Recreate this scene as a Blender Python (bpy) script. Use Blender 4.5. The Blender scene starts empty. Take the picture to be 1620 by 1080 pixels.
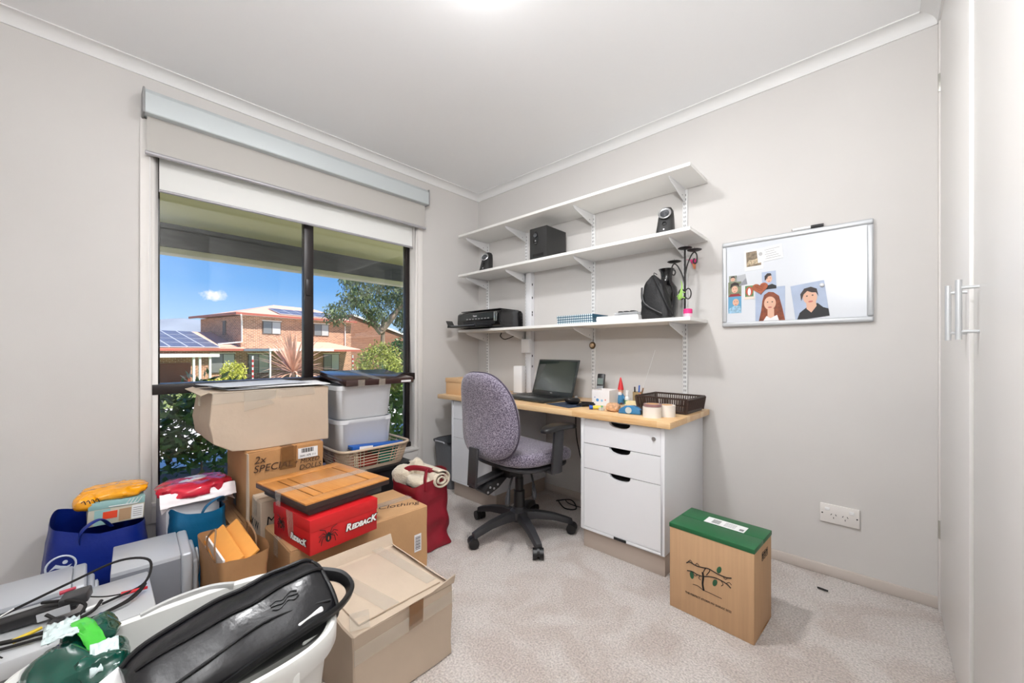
import bpy, bmesh, math, random
from mathutils import Vector, Matrix, noise

R_ = math.radians
SC = bpy.context.scene
COL = SC.collection
rnd = random.Random(7)

# ------------------------------------------------------------------ camera, world, sun, exposure
cam_d = bpy.data.cameras.new('camera')
cam = bpy.data.objects.new('camera', cam_d)
COL.objects.link(cam)
cam.location = (2.531, -2.289, 1.02)
cam.rotation_euler = (R_(90), 0, R_(42.955))
cam_d.sensor_width = 36
cam_d.lens = 615.4 / 1620 * 36
cam_d.shift_y = 16 / 1620
cam_d.clip_start = .02
cam_d.clip_end = 2000
SC.camera = cam

SC.view_settings.view_transform = 'Standard'
SC.view_settings.look = 'None'
SC.view_settings.gamma = 1
SC.view_settings.use_curve_mapping = False
SC.view_settings.exposure = 0.22


def lin(r, g, b):
    f = lambda c: (c / 255 / 12.92) if c / 255 <= .04045 else ((c / 255 + .055) / 1.055) ** 2.4
    return (f(r), f(g), f(b), 1)


W = bpy.data.worlds.new('sky')
SC.world = W
W.use_nodes = True
nt = W.node_tree
nt.nodes.clear()
w_out = nt.nodes.new('ShaderNodeOutputWorld')
w_bg = nt.nodes.new('ShaderNodeBackground')
w_tc = nt.nodes.new('ShaderNodeTexCoord')
w_sep = nt.nodes.new('ShaderNodeSeparateXYZ')
w_ramp = nt.nodes.new('ShaderNodeValToRGB')
nt.links.new(w_tc.outputs['Generated'], w_sep.inputs[0])
nt.links.new(w_sep.outputs['Z'], w_ramp.inputs[0])
els = w_ramp.color_ramp.elements
els[0].position = 0.0
els[0].color = lin(214, 234, 250)
els[1].position = 1.0
els[1].color = lin(62, 128, 222)
for p_, c_ in ((.06, (174, 212, 246)), (.14, (114, 174, 236)), (.25, (86, 150, 224)), (.5, (68, 130, 214))):
    e_ = els.new(p_)
    e_.color = lin(*c_)
# one small fair-weather cloud in the sky
w_dot = nt.nodes.new('ShaderNodeVectorMath'); w_dot.operation = 'SUBTRACT'
w_dot.inputs[1].default_value = (-.9797, .165, .114)
nt.links.new(w_tc.outputs['Generated'], w_dot.inputs[0])
w_sc = nt.nodes.new('ShaderNodeVectorMath'); w_sc.operation = 'MULTIPLY'
w_sc.inputs[1].default_value = (42, 42, 88)
nt.links.new(w_dot.outputs[0], w_sc.inputs[0])
w_len = nt.nodes.new('ShaderNodeVectorMath'); w_len.operation = 'LENGTH'
nt.links.new(w_sc.outputs[0], w_len.inputs[0])
w_no = nt.nodes.new('ShaderNodeTexNoise')
w_no.inputs['Scale'].default_value = 110
w_no.inputs['Detail'].default_value = 6
nt.links.new(w_tc.outputs['Generated'], w_no.inputs['Vector'])
w_add = nt.nodes.new('ShaderNodeMath'); w_add.operation = 'MULTIPLY_ADD'
w_add.inputs[1].default_value = 1.5
nt.links.new(w_no.outputs['Fac'], w_add.inputs[0])
nt.links.new(w_len.outputs['Value'], w_add.inputs[2])
w_map = nt.nodes.new('ShaderNodeMapRange')
w_map.inputs['From Min'].default_value = 1.75
w_map.inputs['From Max'].default_value = .95
nt.links.new(w_add.outputs[0], w_map.inputs[0])
w_mix = nt.nodes.new('ShaderNodeMixRGB')
w_mix.inputs[2].default_value = (1.0, .99, .98, 1)
nt.links.new(w_map.outputs[0], w_mix.inputs[0])
nt.links.new(w_ramp.outputs[0], w_mix.inputs[1])
nt.links.new(w_mix.outputs[0], w_bg.inputs[0])
w_bg.inputs[1].default_value = 1.0
nt.links.new(w_bg.outputs[0], w_out.inputs[0])

sun_d = bpy.data.lights.new('sun', 'SUN')
sun_d.energy = 6.5
sun_d.angle = R_(.6)
sun_d.color = (1, .95, .87)
sun = bpy.data.objects.new('sun', sun_d)
COL.objects.link(sun)
sun.location = (20, 15, 40)
sun.rotation_euler = Vector((.50, .30, .81)).to_track_quat('Z', 'Y').to_euler()

LAMP_W = 18
LAMP_GLOW = 2.0
ADDED_FILL_W = 33
LAMP_POS = (1.55, -1.40, 2.34)

# ------------------------------------------------------------------ materials
MATS = {}


def mat(name, rgb, rough=.5, metal=0, var=0, vs=20, vdetail=3, bump=0, bs=200, alpha=1, spec=.5, emit=None, es=1,
        coat=0, sheen=0, stretch=None, trans=0, sub=0):
    if name in MATS:
        return MATS[name]
    m = bpy.data.materials.new(name)
    m.use_nodes = True
    t = m.node_tree
    p = t.nodes['Principled BSDF']
    col = lin(*rgb)
    p.inputs['Base Color'].default_value = col
    p.inputs['Roughness'].default_value = rough
    p.inputs['Metallic'].default_value = metal
    p.inputs['Specular IOR Level'].default_value = spec
    p.inputs['Alpha'].default_value = alpha
    p.inputs['Coat Weight'].default_value = coat
    p.inputs['Sheen Weight'].default_value = sheen
    p.inputs['Transmission Weight'].default_value = trans
    tc = t.nodes.new('ShaderNodeTexCoord')
    vec = tc.outputs['Object']
    if stretch:
        mp = t.nodes.new('ShaderNodeMapping')
        mp.inputs['Scale'].default_value = stretch
        t.links.new(vec, mp.inputs[0])
        vec = mp.outputs[0]
    if var:
        n = t.nodes.new('ShaderNodeTexNoise')
        n.inputs['Scale'].default_value = vs
        n.inputs['Detail'].default_value = vdetail
        t.links.new(vec, n.inputs['Vector'])
        r = t.nodes.new('ShaderNodeValToRGB')
        r.color_ramp.elements[0].position = .3
        r.color_ramp.elements[1].position = .7
        r.color_ramp.elements[0].color = tuple(max(0, c * (1 - var)) for c in col[:3]) + (1,)
        r.color_ramp.elements[1].color = tuple(min(1, c * (1 + var)) for c in col[:3]) + (1,)
        t.links.new(n.outputs['Fac'], r.inputs[0])
        t.links.new(r.outputs[0], p.inputs['Base Color'])
    if bump:
        n2 = t.nodes.new('ShaderNodeTexNoise')
        n2.inputs['Scale'].default_value = bs
        n2.inputs['Detail'].default_value = 4
        t.links.new(vec, n2.inputs['Vector'])
        b = t.nodes.new('ShaderNodeBump')
        b.inputs['Strength'].default_value = bump
        b.inputs['Distance'].default_value = .01
        t.links.new(n2.outputs['Fac'], b.inputs['Height'])
        t.links.new(b.outputs[0], p.inputs['Normal'])
    if emit:
        p.inputs['Emission Color'].default_value = lin(*emit)
        p.inputs['Emission Strength'].default_value = es
    MATS[name] = m
    return m


def carpet_mat():
    m = mat('carpet pile', (198, 184, 174), .95, spec=.1, sheen=.3)
    t = m.node_tree
    p = t.nodes['Principled BSDF']
    tc = [n for n in t.nodes if n.type == 'TEX_COORD'][0]
    big = t.nodes.new('ShaderNodeTexNoise'); big.inputs['Scale'].default_value = 4.5; big.inputs['Detail'].default_value = 5
    big.inputs['Distortion'].default_value = .6
    fine = t.nodes.new('ShaderNodeTexNoise'); fine.inputs['Scale'].default_value = 150; fine.inputs['Detail'].default_value = 3
    mid = t.nodes.new('ShaderNodeTexNoise'); mid.inputs['Scale'].default_value = 40; mid.inputs['Detail'].default_value = 4
    for n in (big, fine, mid):
        t.links.new(tc.outputs['Object'], n.inputs['Vector'])
    r1 = t.nodes.new('ShaderNodeValToRGB')
    r1.color_ramp.elements[0].position = .40; r1.color_ramp.elements[1].position = .56
    r1.color_ramp.elements[0].color = lin(210, 198, 190); r1.color_ramp.elements[1].color = lin(224, 216, 210)
    t.links.new(big.outputs['Fac'], r1.inputs[0])
    r2 = t.nodes.new('ShaderNodeValToRGB')
    r2.color_ramp.elements[0].position = .3; r2.color_ramp.elements[1].position = .68
    r2.color_ramp.elements[0].color = (.52, .50, .49, 1); r2.color_ramp.elements[1].color = (1.1, 1.1, 1.1, 1)
    t.links.new(fine.outputs['Fac'], r2.inputs[0])
    mx = t.nodes.new('ShaderNodeMixRGB'); mx.blend_type = 'MULTIPLY'; mx.inputs[0].default_value = .8
    t.links.new(r1.outputs[0], mx.inputs[1]); t.links.new(r2.outputs[0], mx.inputs[2])
    t.links.new(mx.outputs[0], p.inputs['Base Color'])
    ad = t.nodes.new('ShaderNodeMath'); ad.operation = 'MULTIPLY_ADD'; ad.inputs[1].default_value = .35
    t.links.new(mid.outputs['Fac'], ad.inputs[0]); t.links.new(fine.outputs['Fac'], ad.inputs[2])
    b = t.nodes.new('ShaderNodeBump'); b.inputs['Strength'].default_value = .9; b.inputs['Distance'].default_value = .012
    t.links.new(ad.outputs[0], b.inputs['Height']); t.links.new(b.outputs[0], p.inputs['Normal'])
    return m


def timber_mat(name, base, dark, stave=.045, axis='y', rough=.4):
    m = mat(name, base, rough, coat=.1)
    t = m.node_tree
    p = t.nodes['Principled BSDF']
    tc = [n for n in t.nodes if n.type == 'TEX_COORD'][0]
    mp = t.nodes.new('ShaderNodeMapping')
    mp.inputs['Scale'].default_value = (2.2, 1 / stave, 1 / stave) if axis == 'y' else (1 / stave, 2.2, 1 / stave)
    t.links.new(tc.outputs['Object'], mp.inputs[0])
    bt = t.nodes.new('ShaderNodeTexWhiteNoise'); bt.noise_dimensions = '3D'
    fl = t.nodes.new('ShaderNodeVectorMath'); fl.operation = 'FLOOR'
    t.links.new(mp.outputs[0], fl.inputs[0]); t.links.new(fl.outputs[0], bt.inputs['Vector'])
    gr = t.nodes.new('ShaderNodeTexNoise'); gr.inputs['Scale'].default_value = 6; gr.inputs['Detail'].default_value = 6
    mp2 = t.nodes.new('ShaderNodeMapping'); mp2.inputs['Scale'].default_value = (1.5, 22, 22) if axis == 'y' else (22, 1.5, 22)
    t.links.new(tc.outputs['Object'], mp2.inputs[0]); t.links.new(mp2.outputs[0], gr.inputs['Vector'])
    ad = t.nodes.new('ShaderNodeMath'); ad.operation = 'MULTIPLY_ADD'; ad.inputs[1].default_value = .45
    t.links.new(bt.outputs['Value'], ad.inputs[0]); t.links.new(gr.outputs['Fac'], ad.inputs[2])
    r = t.nodes.new('ShaderNodeValToRGB')
    r.color_ramp.elements[0].position = .4; r.color_ramp.elements[1].position = .95
    r.color_ramp.elements[0].color = lin(*dark); r.color_ramp.elements[1].color = lin(*base)
    t.links.new(ad.outputs[0], r.inputs[0]); t.links.new(r.outputs[0], p.inputs['Base Color'])
    return m


def brick_mat(name, a, b_, mortar, scale):
    m = mat(name, a, .9)
    t = m.node_tree
    p = t.nodes['Principled BSDF']
    tc = [n for n in t.nodes if n.type == 'TEX_COORD'][0]
    bk = t.nodes.new('ShaderNodeTexBrick')
    bk.inputs['Scale'].default_value = scale
    bk.inputs['Color1'].default_value = lin(*a); bk.inputs['Color2'].default_value = lin(*b_)
    bk.inputs['Mortar'].default_value = lin(*mortar)
    bk.inputs['Mortar Size'].default_value = .022
    bk.inputs['Brick Width'].default_value = .5; bk.inputs['Row Height'].default_value = .17
    mp = t.nodes.new('ShaderNodeMapping'); mp.inputs['Rotation'].default_value = (R_(90), 0, R_(90))
    cb = t.nodes.new('ShaderNodeCombineXYZ'); sp = t.nodes.new('ShaderNodeSeparateXYZ')
    ad = t.nodes.new('ShaderNodeMath'); ad.operation = 'ADD'
    t.links.new(tc.outputs['Object'], sp.inputs[0])
    t.links.new(sp.outputs['X'], ad.inputs[0]); t.links.new(sp.outputs['Y'], ad.inputs[1])
    t.links.new(ad.outputs[0], cb.inputs['X']); t.links.new(sp.outputs['Z'], cb.inputs['Y'])
    t.links.new(cb.outputs[0], bk.inputs['Vector'])
    t.links.new(bk.outputs['Color'], p.inputs['Base Color'])
    return m


def glass_mat(name='window glass', tint=(1, 1, 1, 1), extra=0.0):
    if name in MATS:
        return MATS[name]
    m = bpy.data.materials.new(name)
    m.use_nodes = True
    t = m.node_tree
    t.nodes.clear()
    o = t.nodes.new('ShaderNodeOutputMaterial'); mx = t.nodes.new('ShaderNodeMixShader')
    tr = t.nodes.new('ShaderNodeBsdfTransparent'); gl = t.nodes.new('ShaderNodeBsdfGlossy')
    tr.inputs[0].default_value = tint
    gl.inputs['Roughness'].default_value = .02
    fr = t.nodes.new('ShaderNodeFresnel'); fr.inputs[0].default_value = 1.45
    t.links.new(fr.outputs[0], mx.inputs[0]); t.links.new(tr.outputs[0], mx.inputs[1]); t.links.new(gl.outputs[0], mx.inputs[2])
    t.links.new(mx.outputs[0], o.inputs[0])
    MATS[name] = m
    return m


def cloth_translucent(name, rgb, tw=.5, through=0.0):
    if name in MATS:
        return MATS[name]
    m = bpy.data.materials.new(name)
    m.use_nodes = True
    t = m.node_tree
    t.nodes.clear()
    o = t.nodes.new('ShaderNodeOutputMaterial'); mx = t.nodes.new('ShaderNodeMixShader')
    d = t.nodes.new('ShaderNodeBsdfDiffuse'); tl = t.nodes.new('ShaderNodeBsdfTranslucent')
    d.inputs[0].default_value = lin(*rgb); tl.inputs[0].default_value = lin(*rgb)
    mx.inputs[0].default_value = tw
    t.links.new(d.outputs[0], mx.inputs[1]); t.links.new(tl.outputs[0], mx.inputs[2])
    last = mx
    if through:
        tp = t.nodes.new('ShaderNodeBsdfTransparent'); m2 = t.nodes.new('ShaderNodeMixShader')
        m2.inputs[0].default_value = through
        t.links.new(mx.outputs[0], m2.inputs[1]); t.links.new(tp.outputs[0], m2.inputs[2])
        last = m2
    t.links.new(last.outputs[0], o.inputs[0])
    MATS[name] = m
    return m


WALL = mat('wall paint', (213, 210, 207), .85, var=.015, vs=3, bump=.04, bs=300)
CEIL = mat('ceiling paint', (250, 251, 252), .9)
TRIMW = mat('white trim paint', (232, 228, 224), .5)
WHITE = mat('white laminate', (236, 237, 240), .35, var=.01, vs=2)
SHELFW = mat('white shelf laminate', (243, 242, 238), .4)
METALW = mat('white powder coat', (236, 236, 236), .4)
DARK = mat('dark slot', (25, 25, 27), .7)
BRONZE = mat('dark bronze aluminium', (30, 22, 21), .35)
BLACKP = mat('black plastic', (26, 26, 28), .38)
BLACKG = mat('glossy black', (14, 14, 16), .12, coat=.4)
CHROME = mat('brushed chrome', (200, 202, 205), .3, metal=1)
ALU = mat('satin aluminium', (214, 217, 219), .4, metal=.6)
PAPER = mat('white paper', (240, 240, 240), .8)
INK = mat('black ink', (24, 22, 22), .8)
TAPE = mat('clear packing tape', (225, 215, 200), .12, alpha=.22, spec=.8, bump=.3, bs=60)
BTAPE = mat('brown packing tape', (150, 105, 62), .15, alpha=.5, bump=.3, bs=60)
CARD = mat('tan cardboard', (200, 157, 112), .85, var=.06, vs=9, bump=.06, bs=90)
CARDG = mat('pale cardboard', (196, 178, 158), .85, var=.05, vs=8, bump=.08, bs=60)
CARDB = mat('brown cardboard', (188, 140, 92), .85, var=.06, vs=9, bump=.06, bs=90)
CARPET = carpet_mat()


# ------------------------------------------------------------------ mesh helpers
class B:
    def __init__(s):
        s.bm = bmesh.new()

    def add(s, vs, fs, M=None):
        v = [s.bm.verts.new((M @ Vector(p)) if M else Vector(p)) for p in vs]
        for f in fs:
            try:
                s.bm.faces.new([v[i] for i in f])
            except ValueError:
                pass
        return s

    def box(s, x0, x1, y0, y1, z0, z1, M=None):
        vs = [(x0, y0, z0), (x1, y0, z0), (x1, y1, z0), (x0, y1, z0), (x0, y0, z1), (x1, y0, z1), (x1, y1, z1), (x0, y1, z1)]
        return s.add(vs, [(0, 3, 2, 1), (4, 5, 6, 7), (0, 1, 5, 4), (1, 2, 6, 5), (2, 3, 7, 6), (3, 0, 4, 7)], M)

    def cbox(s, c, d, M=None):
        return s.box(c[0] - d[0] / 2, c[0] + d[0] / 2, c[1] - d[1] / 2, c[1] + d[1] / 2, c[2] - d[2] / 2, c[2] + d[2] / 2, M)

    def taper(s, x0, x1, y0, y1, z0, z1, k, M=None):
        cx, cy = (x0 + x1) / 2, (y0 + y1) / 2
        q = lambda x, y, z, t: (cx + (x - cx) * t, cy + (y - cy) * t, z)
        vs = [q(x0, y0, z0, k), q(x1, y0, z0, k), q(x1, y1, z0, k), q(x0, y1, z0, k), (x0, y0, z1), (x1, y0, z1), (x1, y1, z1), (x0, y1, z1)]
        return s.add(vs, [(0, 3, 2, 1), (4, 5, 6, 7), (0, 1, 5, 4), (1, 2, 6, 5), (2, 3, 7, 6), (3, 0, 4, 7)], M)

    def prism(s, pts, vec, M=None):
        n = len(pts)
        vec = Vector(vec)
        vs = [tuple(p) for p in pts] + [tuple(Vector(p) + vec) for p in pts]
        fs = [tuple(range(n - 1, -1, -1)), tuple(range(n, 2 * n))] + [(i, (i + 1) % n, n + (i + 1) % n, n + i) for i in range(n)]
        return s.add(vs, fs, M)

    def poly(s, pts, M=None):
        return s.add(pts, [tuple(range(len(pts)))], M)

    def tube(s, pts, r, n=8, closed=False, M=None, flat=None):
        pts = [Vector(p) for p in pts]
        N = len(pts)
        rs = r if isinstance(r, (list, tuple)) else [r] * N
        tang = []
        for i in range(N):
            a = pts[(i - 1) % N] if (closed or i > 0) else pts[i]
            b = pts[(i + 1) % N] if (closed or i < N - 1) else pts[i]
            d = (b - a)
            tang.append(d.normalized() if d.length > 1e-9 else Vector((0, 0, 1)))
        up = Vector((0, 0, 1)) if abs(tang[0].z) < .9 else Vector((1, 0, 0))
        nrm = (up - tang[0] * up.dot(tang[0])).normalized()
        vs = []
        for i in range(N):
            nrm = (nrm - tang[i] * nrm.dot(tang[i]))
            nrm = nrm.normalized() if nrm.length > 1e-6 else tang[i].orthogonal().normalized()
            bn = tang[i].cross(nrm)
            for k in range(n):
                a = 2 * math.pi * k / n
                ca, sa = math.cos(a), math.sin(a)
                if flat:
                    sa *= flat
                vs.append(tuple(pts[i] + (nrm * ca + bn * sa) * rs[i]))
        fs = []
        for i in range(N if closed else N - 1):
            j = (i + 1) % N
            for k in range(n):
                k2 = (k + 1) % n
                fs.append((i * n + k, i * n + k2, j * n + k2, j * n + k))
        if not closed:
            fs.append(tuple(range(n - 1, -1, -1)))
            fs.append(tuple((N - 1) * n + k for k in range(n)))
        return s.add(vs, fs, M)

    def cyl(s, p0, p1, r0, r1=None, n=20, M=None):
        return s.tube([p0, p1], [r0, r0 if r1 is None else r1], n, M=M)

    def lathe(s, prof, n=28, c=(0, 0, 0), M=None, cap=True):
        vs = []
        for (r, z) in prof:
            for k in range(n):
                a = 2 * math.pi * k / n
                vs.append((c[0] + r * math.cos(a), c[1] + r * math.sin(a), c[2] + z))
        fs = []
        for i in range(len(prof) - 1):
            for k in range(n):
                k2 = (k + 1) % n
                fs.append((i * n + k, i * n + k2, (i + 1) * n + k2, (i + 1) * n + k))
        if cap:
            fs.append(tuple(range(n - 1, -1, -1)))
            fs.append(tuple((len(prof) - 1) * n + k for k in range(n)))
        return s.add(vs, fs, M)

    def grid(s, f, nu, nv, cu=False, cv=False, M=None):
        vs = [tuple(f(u / (nu if cu else nu - 1), v / (nv if cv else nv - 1))) for u in range(nu) for v in range(nv)]
        fs = []
        for u in range(nu if cu else nu - 1):
            for v in range(nv if cv else nv - 1):
                u2, v2 = (u + 1) % nu, (v + 1) % nv
                fs.append((u * nv + v, u2 * nv + v, u2 * nv + v2, u * nv + v2))
        return s.add(vs, fs, M)

    def build(s, name, m=None, parent=None, bevel=0, seg=2, smooth=False, angle=35, solid=0, loc=None, rot=None, subdiv=0):
        bm = s.bm
        bmesh.ops.remove_doubles(bm, verts=bm.verts, dist=1e-6)
        bmesh.ops.recalc_face_normals(bm, faces=bm.faces)
        if bevel:
            es = [e for e in bm.edges if len(e.link_faces) == 2 and e.calc_face_angle(0) > R_(30)]
            bmesh.ops.bevel(bm, geom=es, offset=bevel, offset_type='OFFSET', segments=seg, profile=.5, affect='EDGES', clamp_overlap=True)
        me = bpy.data.meshes.new(name)
        bm.to_mesh(me)
        bm.free()
        if m:
            me.materials.append(m)
        if smooth or bevel:
            for p in me.polygons:
                p.use_smooth = True
            me.set_sharp_from_angle(angle=R_(angle))
        o = bpy.data.objects.new(name, me)
        COL.objects.link(o)
        if parent:
            o.parent = parent
        if loc:
            o.location = loc
        if rot:
            o.rotation_euler = rot
        if solid:
            md = o.modifiers.new('thickness', 'SOLIDIFY'); md.thickness = solid; md.offset = 0
        if subdiv:
            md = o.modifiers.new('smooth', 'SUBSURF'); md.levels = subdiv; md.render_levels = subdiv
        return o


def tag(o, label, cat, group=None):
    o['label'] = label
    o['category'] = cat
    if group:
        o['group'] = group
    return o


def thing(name, label, cat, loc=(0, 0, 0), rz=0, group=None, rot=None):
    o = bpy.data.objects.new(name, None)
    o.empty_display_size = .05
    COL.objects.link(o)
    o.location = loc
    o.rotation_euler = rot if rot else (0, 0, R_(rz))
    return tag(o, label, cat, group)


def struct(o, label=None):
    o['kind'] = 'structure'
    if label:
        o['label'] = label
    return o


def copy_tree(o, parent=None):
    c = o.copy()
    COL.objects.link(c)
    c.parent = parent
    for ch in list(o.children):
        copy_tree(ch, c)
    return c


def text(name, s, size, m, parent, loc, rot, shear=0, offset=0, sx=1, ext=.0004, align='CENTER'):
    cu = bpy.data.curves.new('t', 'FONT')
    cu.body = s
    cu.size = size
    cu.shear = shear
    cu.offset = offset
    cu.extrude = ext
    cu.resolution_u = 3
    cu.align_x = align
    cu.align_y = 'CENTER'
    t = bpy.data.objects.new('t', cu)
    COL.objects.link(t)
    dg = bpy.context.evaluated_depsgraph_get()
    me = bpy.data.meshes.new_from_object(t.evaluated_get(dg))
    bpy.data.objects.remove(t)
    bpy.data.curves.remove(cu)
    me.name = name
    me.materials.clear()
    me.materials.append(m)
    o = bpy.data.objects.new(name, me)
    COL.objects.link(o)
    o.parent = parent
    o.location = loc
    o.rotation_euler = rot
    o.scale = (sx, 1, 1)
    return o


ROT_PX = (R_(90), 0, R_(90))     # writing on a +x face
ROT_NY = (R_(90), 0, 0)          # writing on a -y face


def arc(c, r, a0, a1, n=10, plane='xz'):
    out = []
    for i in range(n + 1):
        a = R_(a0 + (a1 - a0) * i / n)
        p, q = r * math.cos(a), r * math.sin(a)
        out.append({'xz': (c[0] + p, c[1], c[2] + q), 'xy': (c[0] + p, c[1] + q, c[2]), 'yz': (c[0], c[1] + p, c[2] + q)}[plane])
    return out


def spline(pts, n=8):
    P = [Vector(p) for p in pts]
    out = []
    for i in range(len(P) - 1):
        p0, p1, p2, p3 = P[max(i - 1, 0)], P[i], P[i + 1], P[min(i + 2, len(P) - 1)]
        for k in range(n):
            t = k / n
            out.append(.5 * ((2 * p1) + (p2 - p0) * t + (2 * p0 - 5 * p1 + 4 * p2 - p3) * t * t + (3 * p1 - p0 - 3 * p2 + p3) * t ** 3))
    out.append(P[-1])
    return out


def nz(p, sc, seed):
    return noise.noise(Vector((p[0] * sc + seed * 3.7, p[1] * sc - seed * 1.3, p[2] * sc + seed * 7.1)))


def ridged(p, sc, seed):
    return (1 - abs(nz(p, sc, seed))) * .6 + (1 - abs(nz(p, sc * 2.3, seed + 5))) * .4


def crumple(b, c, r, seed, amp=.25, nu=56, nv=30, sc=9, e=.7, flat=None, M=None):
    """a crushed soft bag: squarish ellipsoid with sharp ridges"""
    sg = lambda x, p: math.copysign(abs(x) ** p, x)

    def f(u, v):
        a = u * 2 * math.pi
        ph = -math.pi / 2 + v * math.pi
        d = Vector((sg(math.cos(a), e) * sg(math.cos(ph), e), sg(math.sin(a), e) * sg(math.cos(ph), e), sg(math.sin(ph), e)))
        p = Vector((c[0] + d.x * r[0], c[1] + d.y * r[1], c[2] + d.z * r[2]))
        k = 1 + amp * (ridged(p, sc, seed) - .75) * 2
        p = Vector((c[0] + d.x * r[0] * k, c[1] + d.y * r[1] * k, c[2] + d.z * r[2] * k))
        if flat is not None:
            p.z = max(p.z, flat)
        return p
    return b.grid(f, nu, nv, cu=True, M=M)


def rrect(t, a, b_, p=.35):
    th = t * 2 * math.pi
    sg = lambda x: math.copysign(abs(x) ** p, x)
    return a * sg(math.cos(th)), b_ * sg(math.sin(th))


def tote(b, w, d, h, seed, amp=.018, sc=9, pinch=.0, p=.4, nu=60, nv=16, slump=.02, floorgap=.004):
    def f(u, v):
        x, y = rrect(u, w / 2, d / 2, p)
        z = floorgap + v * (h + slump * nz((x, y, 0), 8, seed))
        q = (x, y, z)
        k = amp * (ridged(q, sc, seed) - .7) * (1.6 if v > .05 else .4)
        L = math.hypot(x, y) or 1
        s_ = 1 - pinch * v * v
        return (x * s_ + x / L * k, y * s_ + y / L * k, z)
    b.grid(f, nu, nv, cu=True)
    base = [(*rrect(i / 40, w / 2 * .98, d / 2 * .98, p), floorgap) for i in range(40)]
    b.poly(base)
    return b


def foliage(b, c, r, n, size, seed, shell=.55, aspect=.38, droop=0., up=0.):
    q = random.Random(seed)
    for _ in range(n):
        while True:
            d = Vector((q.uniform(-1, 1), q.uniform(-1, 1), q.uniform(-1, 1)))
            if .05 < d.length < 1:
                break
        k = shell + (1 - shell) * q.random()
        d = d.normalized() * k
        bump_ = 1 + .22 * nz(d * 1.0, 3.1, seed)
        p = Vector((c[0] + d.x * r[0] * bump_, c[1] + d.y * r[1] * bump_, c[2] + d.z * r[2] * bump_))
        ax = Vector((q.gauss(0, 1), q.gauss(0, 1), q.gauss(0, .8) - droop + up)).normalized()
        sd = ax.cross(Vector((q.gauss(0, 1), q.gauss(0, 1), q.gauss(0, 1)))).normalized()
        L = size * q.uniform(.65, 1.3)
        m_ = p + ax * L * .45
        b.add([p, m_ + sd * L * aspect * .5, p + ax * L, m_ - sd * L * aspect * .5], [(0, 1, 2, 3)])
    return b

# ------------------------------------------------------------------ the room shell
H = 2.37
XR = 2.72
YB = -3.1
OY0, OY1, OZ0, OZ1 = -2.103, -.622, .28, 2.08

struct(B().box(-.2, XR + .15, YB - .15, .15, -.08, 0).build('floor', CARPET), 'pale taupe cut pile carpet over the whole room')
struct(B().box(-.2, XR + .2, YB - .15, .15, H, H + .15).build('ceiling', CEIL), 'plain white painted ceiling')
struct(B().box(-.2, XR + .2, 0, .15, 0, H).build('wall_back', WALL), 'pale warm grey wall behind the shelves and whiteboard')
struct(B().box(-.2, XR + .2, YB - .15, YB, 0, H).build('wall_front', WALL), 'pale warm grey wall behind the viewer')
wl = B()
wl.box(-.2, 0, YB, OY0, 0, H).box(-.2, 0, OY1, 0, 0, H).box(-.2, 0, OY0, OY1, 0, OZ0).box(-.2, 0, OY0, OY1, OZ1, H)
struct(wl.build('wall_left', WALL), 'pale warm grey wall with the window opening')
wr = B()
wr.box(XR + .07, XR + .2, YB, 0, 0, H).box(XR, XR + .07, YB, 0, 2.315, H)
struct(wr.build('wall_right', TRIMW), 'white wall around the built-in wardrobe')

# cove cornice
def cove(p0, p1, inward):
    p0, p1, inward = Vector(p0), Vector(p1), Vector(inward)
    prof = [(0, 0), (0, -.047), (.006, -.047)]
    for i in range(7):
        a = R_(90 * i / 6)
        prof.append((.006 + .046 * (1 - math.cos(a)), -.041 + .036 * math.sin(a)))
    prof += [(.057, -.005), (.057, 0)]
    pts = [p0 + inward * a + Vector((0, 0, z)) for a, z in prof]
    return B().prism(pts, p1 - p0)
for i, (a, b_, n_) in enumerate((((0, 0, H), (XR, 0, H), (0, -1, 0)), ((0, YB, H), (0, 0, H), (1, 0, 0)), ((XR, 0, H), (XR, YB, H), (-1, 0, 0)), ((XR, YB, H), (0, YB, H), (0, 1, 0)))):
    struct(cove(a, b_, n_).build('trim_%d' % (i + 1), mat('cornice paint', (234, 234, 233), .8), smooth=True), ['white cove cornice above the shelves', 'white cove cornice above the window', 'white cove cornice above the wardrobe', 'white cove cornice behind the viewer'][i])
SKIRT = mat('skirting paint', (206, 196, 188), .5)
def skirt(name, x0, x1, y0, y1, label):
    o = B().box(x0, x1, y0, y1, 0, .047).build(name, SKIRT, bevel=.004)
    return struct(o, label)
skirt('baseboard_back', 0, XR, -.014, 0, 'low painted skirting board along the shelf wall')
skirt('baseboard_left', 0, .014, YB, 0, 'low painted skirting board under the window')
skirt('baseboard_front', 0, XR, YB, YB + .014, 'low painted skirting board behind the viewer')

# ------------------------------------------------------------------ window
win = B()
win.box(-.12, .004, -2.100, -.645, .812, .861)                    # transom
win.box(-.11, -.07, -.676, -.645, OZ0 + .02, 2.06)                # right jamb
win.box(-.11, -.07, -2.08, -2.066, OZ0 + .02, 2.06)               # left jamb
win.box(-.11, -.07, -2.08, -.645, 2.02, 2.06)
win.box(-.11, -.05, -2.08, -.645, OZ0 + .02, OZ0 + .055)
WIN = struct(win.build('window_1', BRONZE, bevel=.002), 'dark bronze aluminium window looking onto the street')
B().box(-.105, -.06, -1.40, -1.345, .861, 2.02).box(-.065, -.05, -1.392, -1.355, 1.37, 1.47).build('mullion', BRONZE, WIN, bevel=.002)
GL = glass_mat()
for (y0, y1, z0, z1, x) in ((-2.068, -1.40, .862, 2.02, -.085), (-1.345, -.676, .862, 2.02, -.095), (-2.068, -.676, OZ0 + .055, .812, -.09)):
    B().box(x - .002, x + .002, y0, y1, z0, z1).build('pane', GL, WIN)
ln = B()
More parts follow.
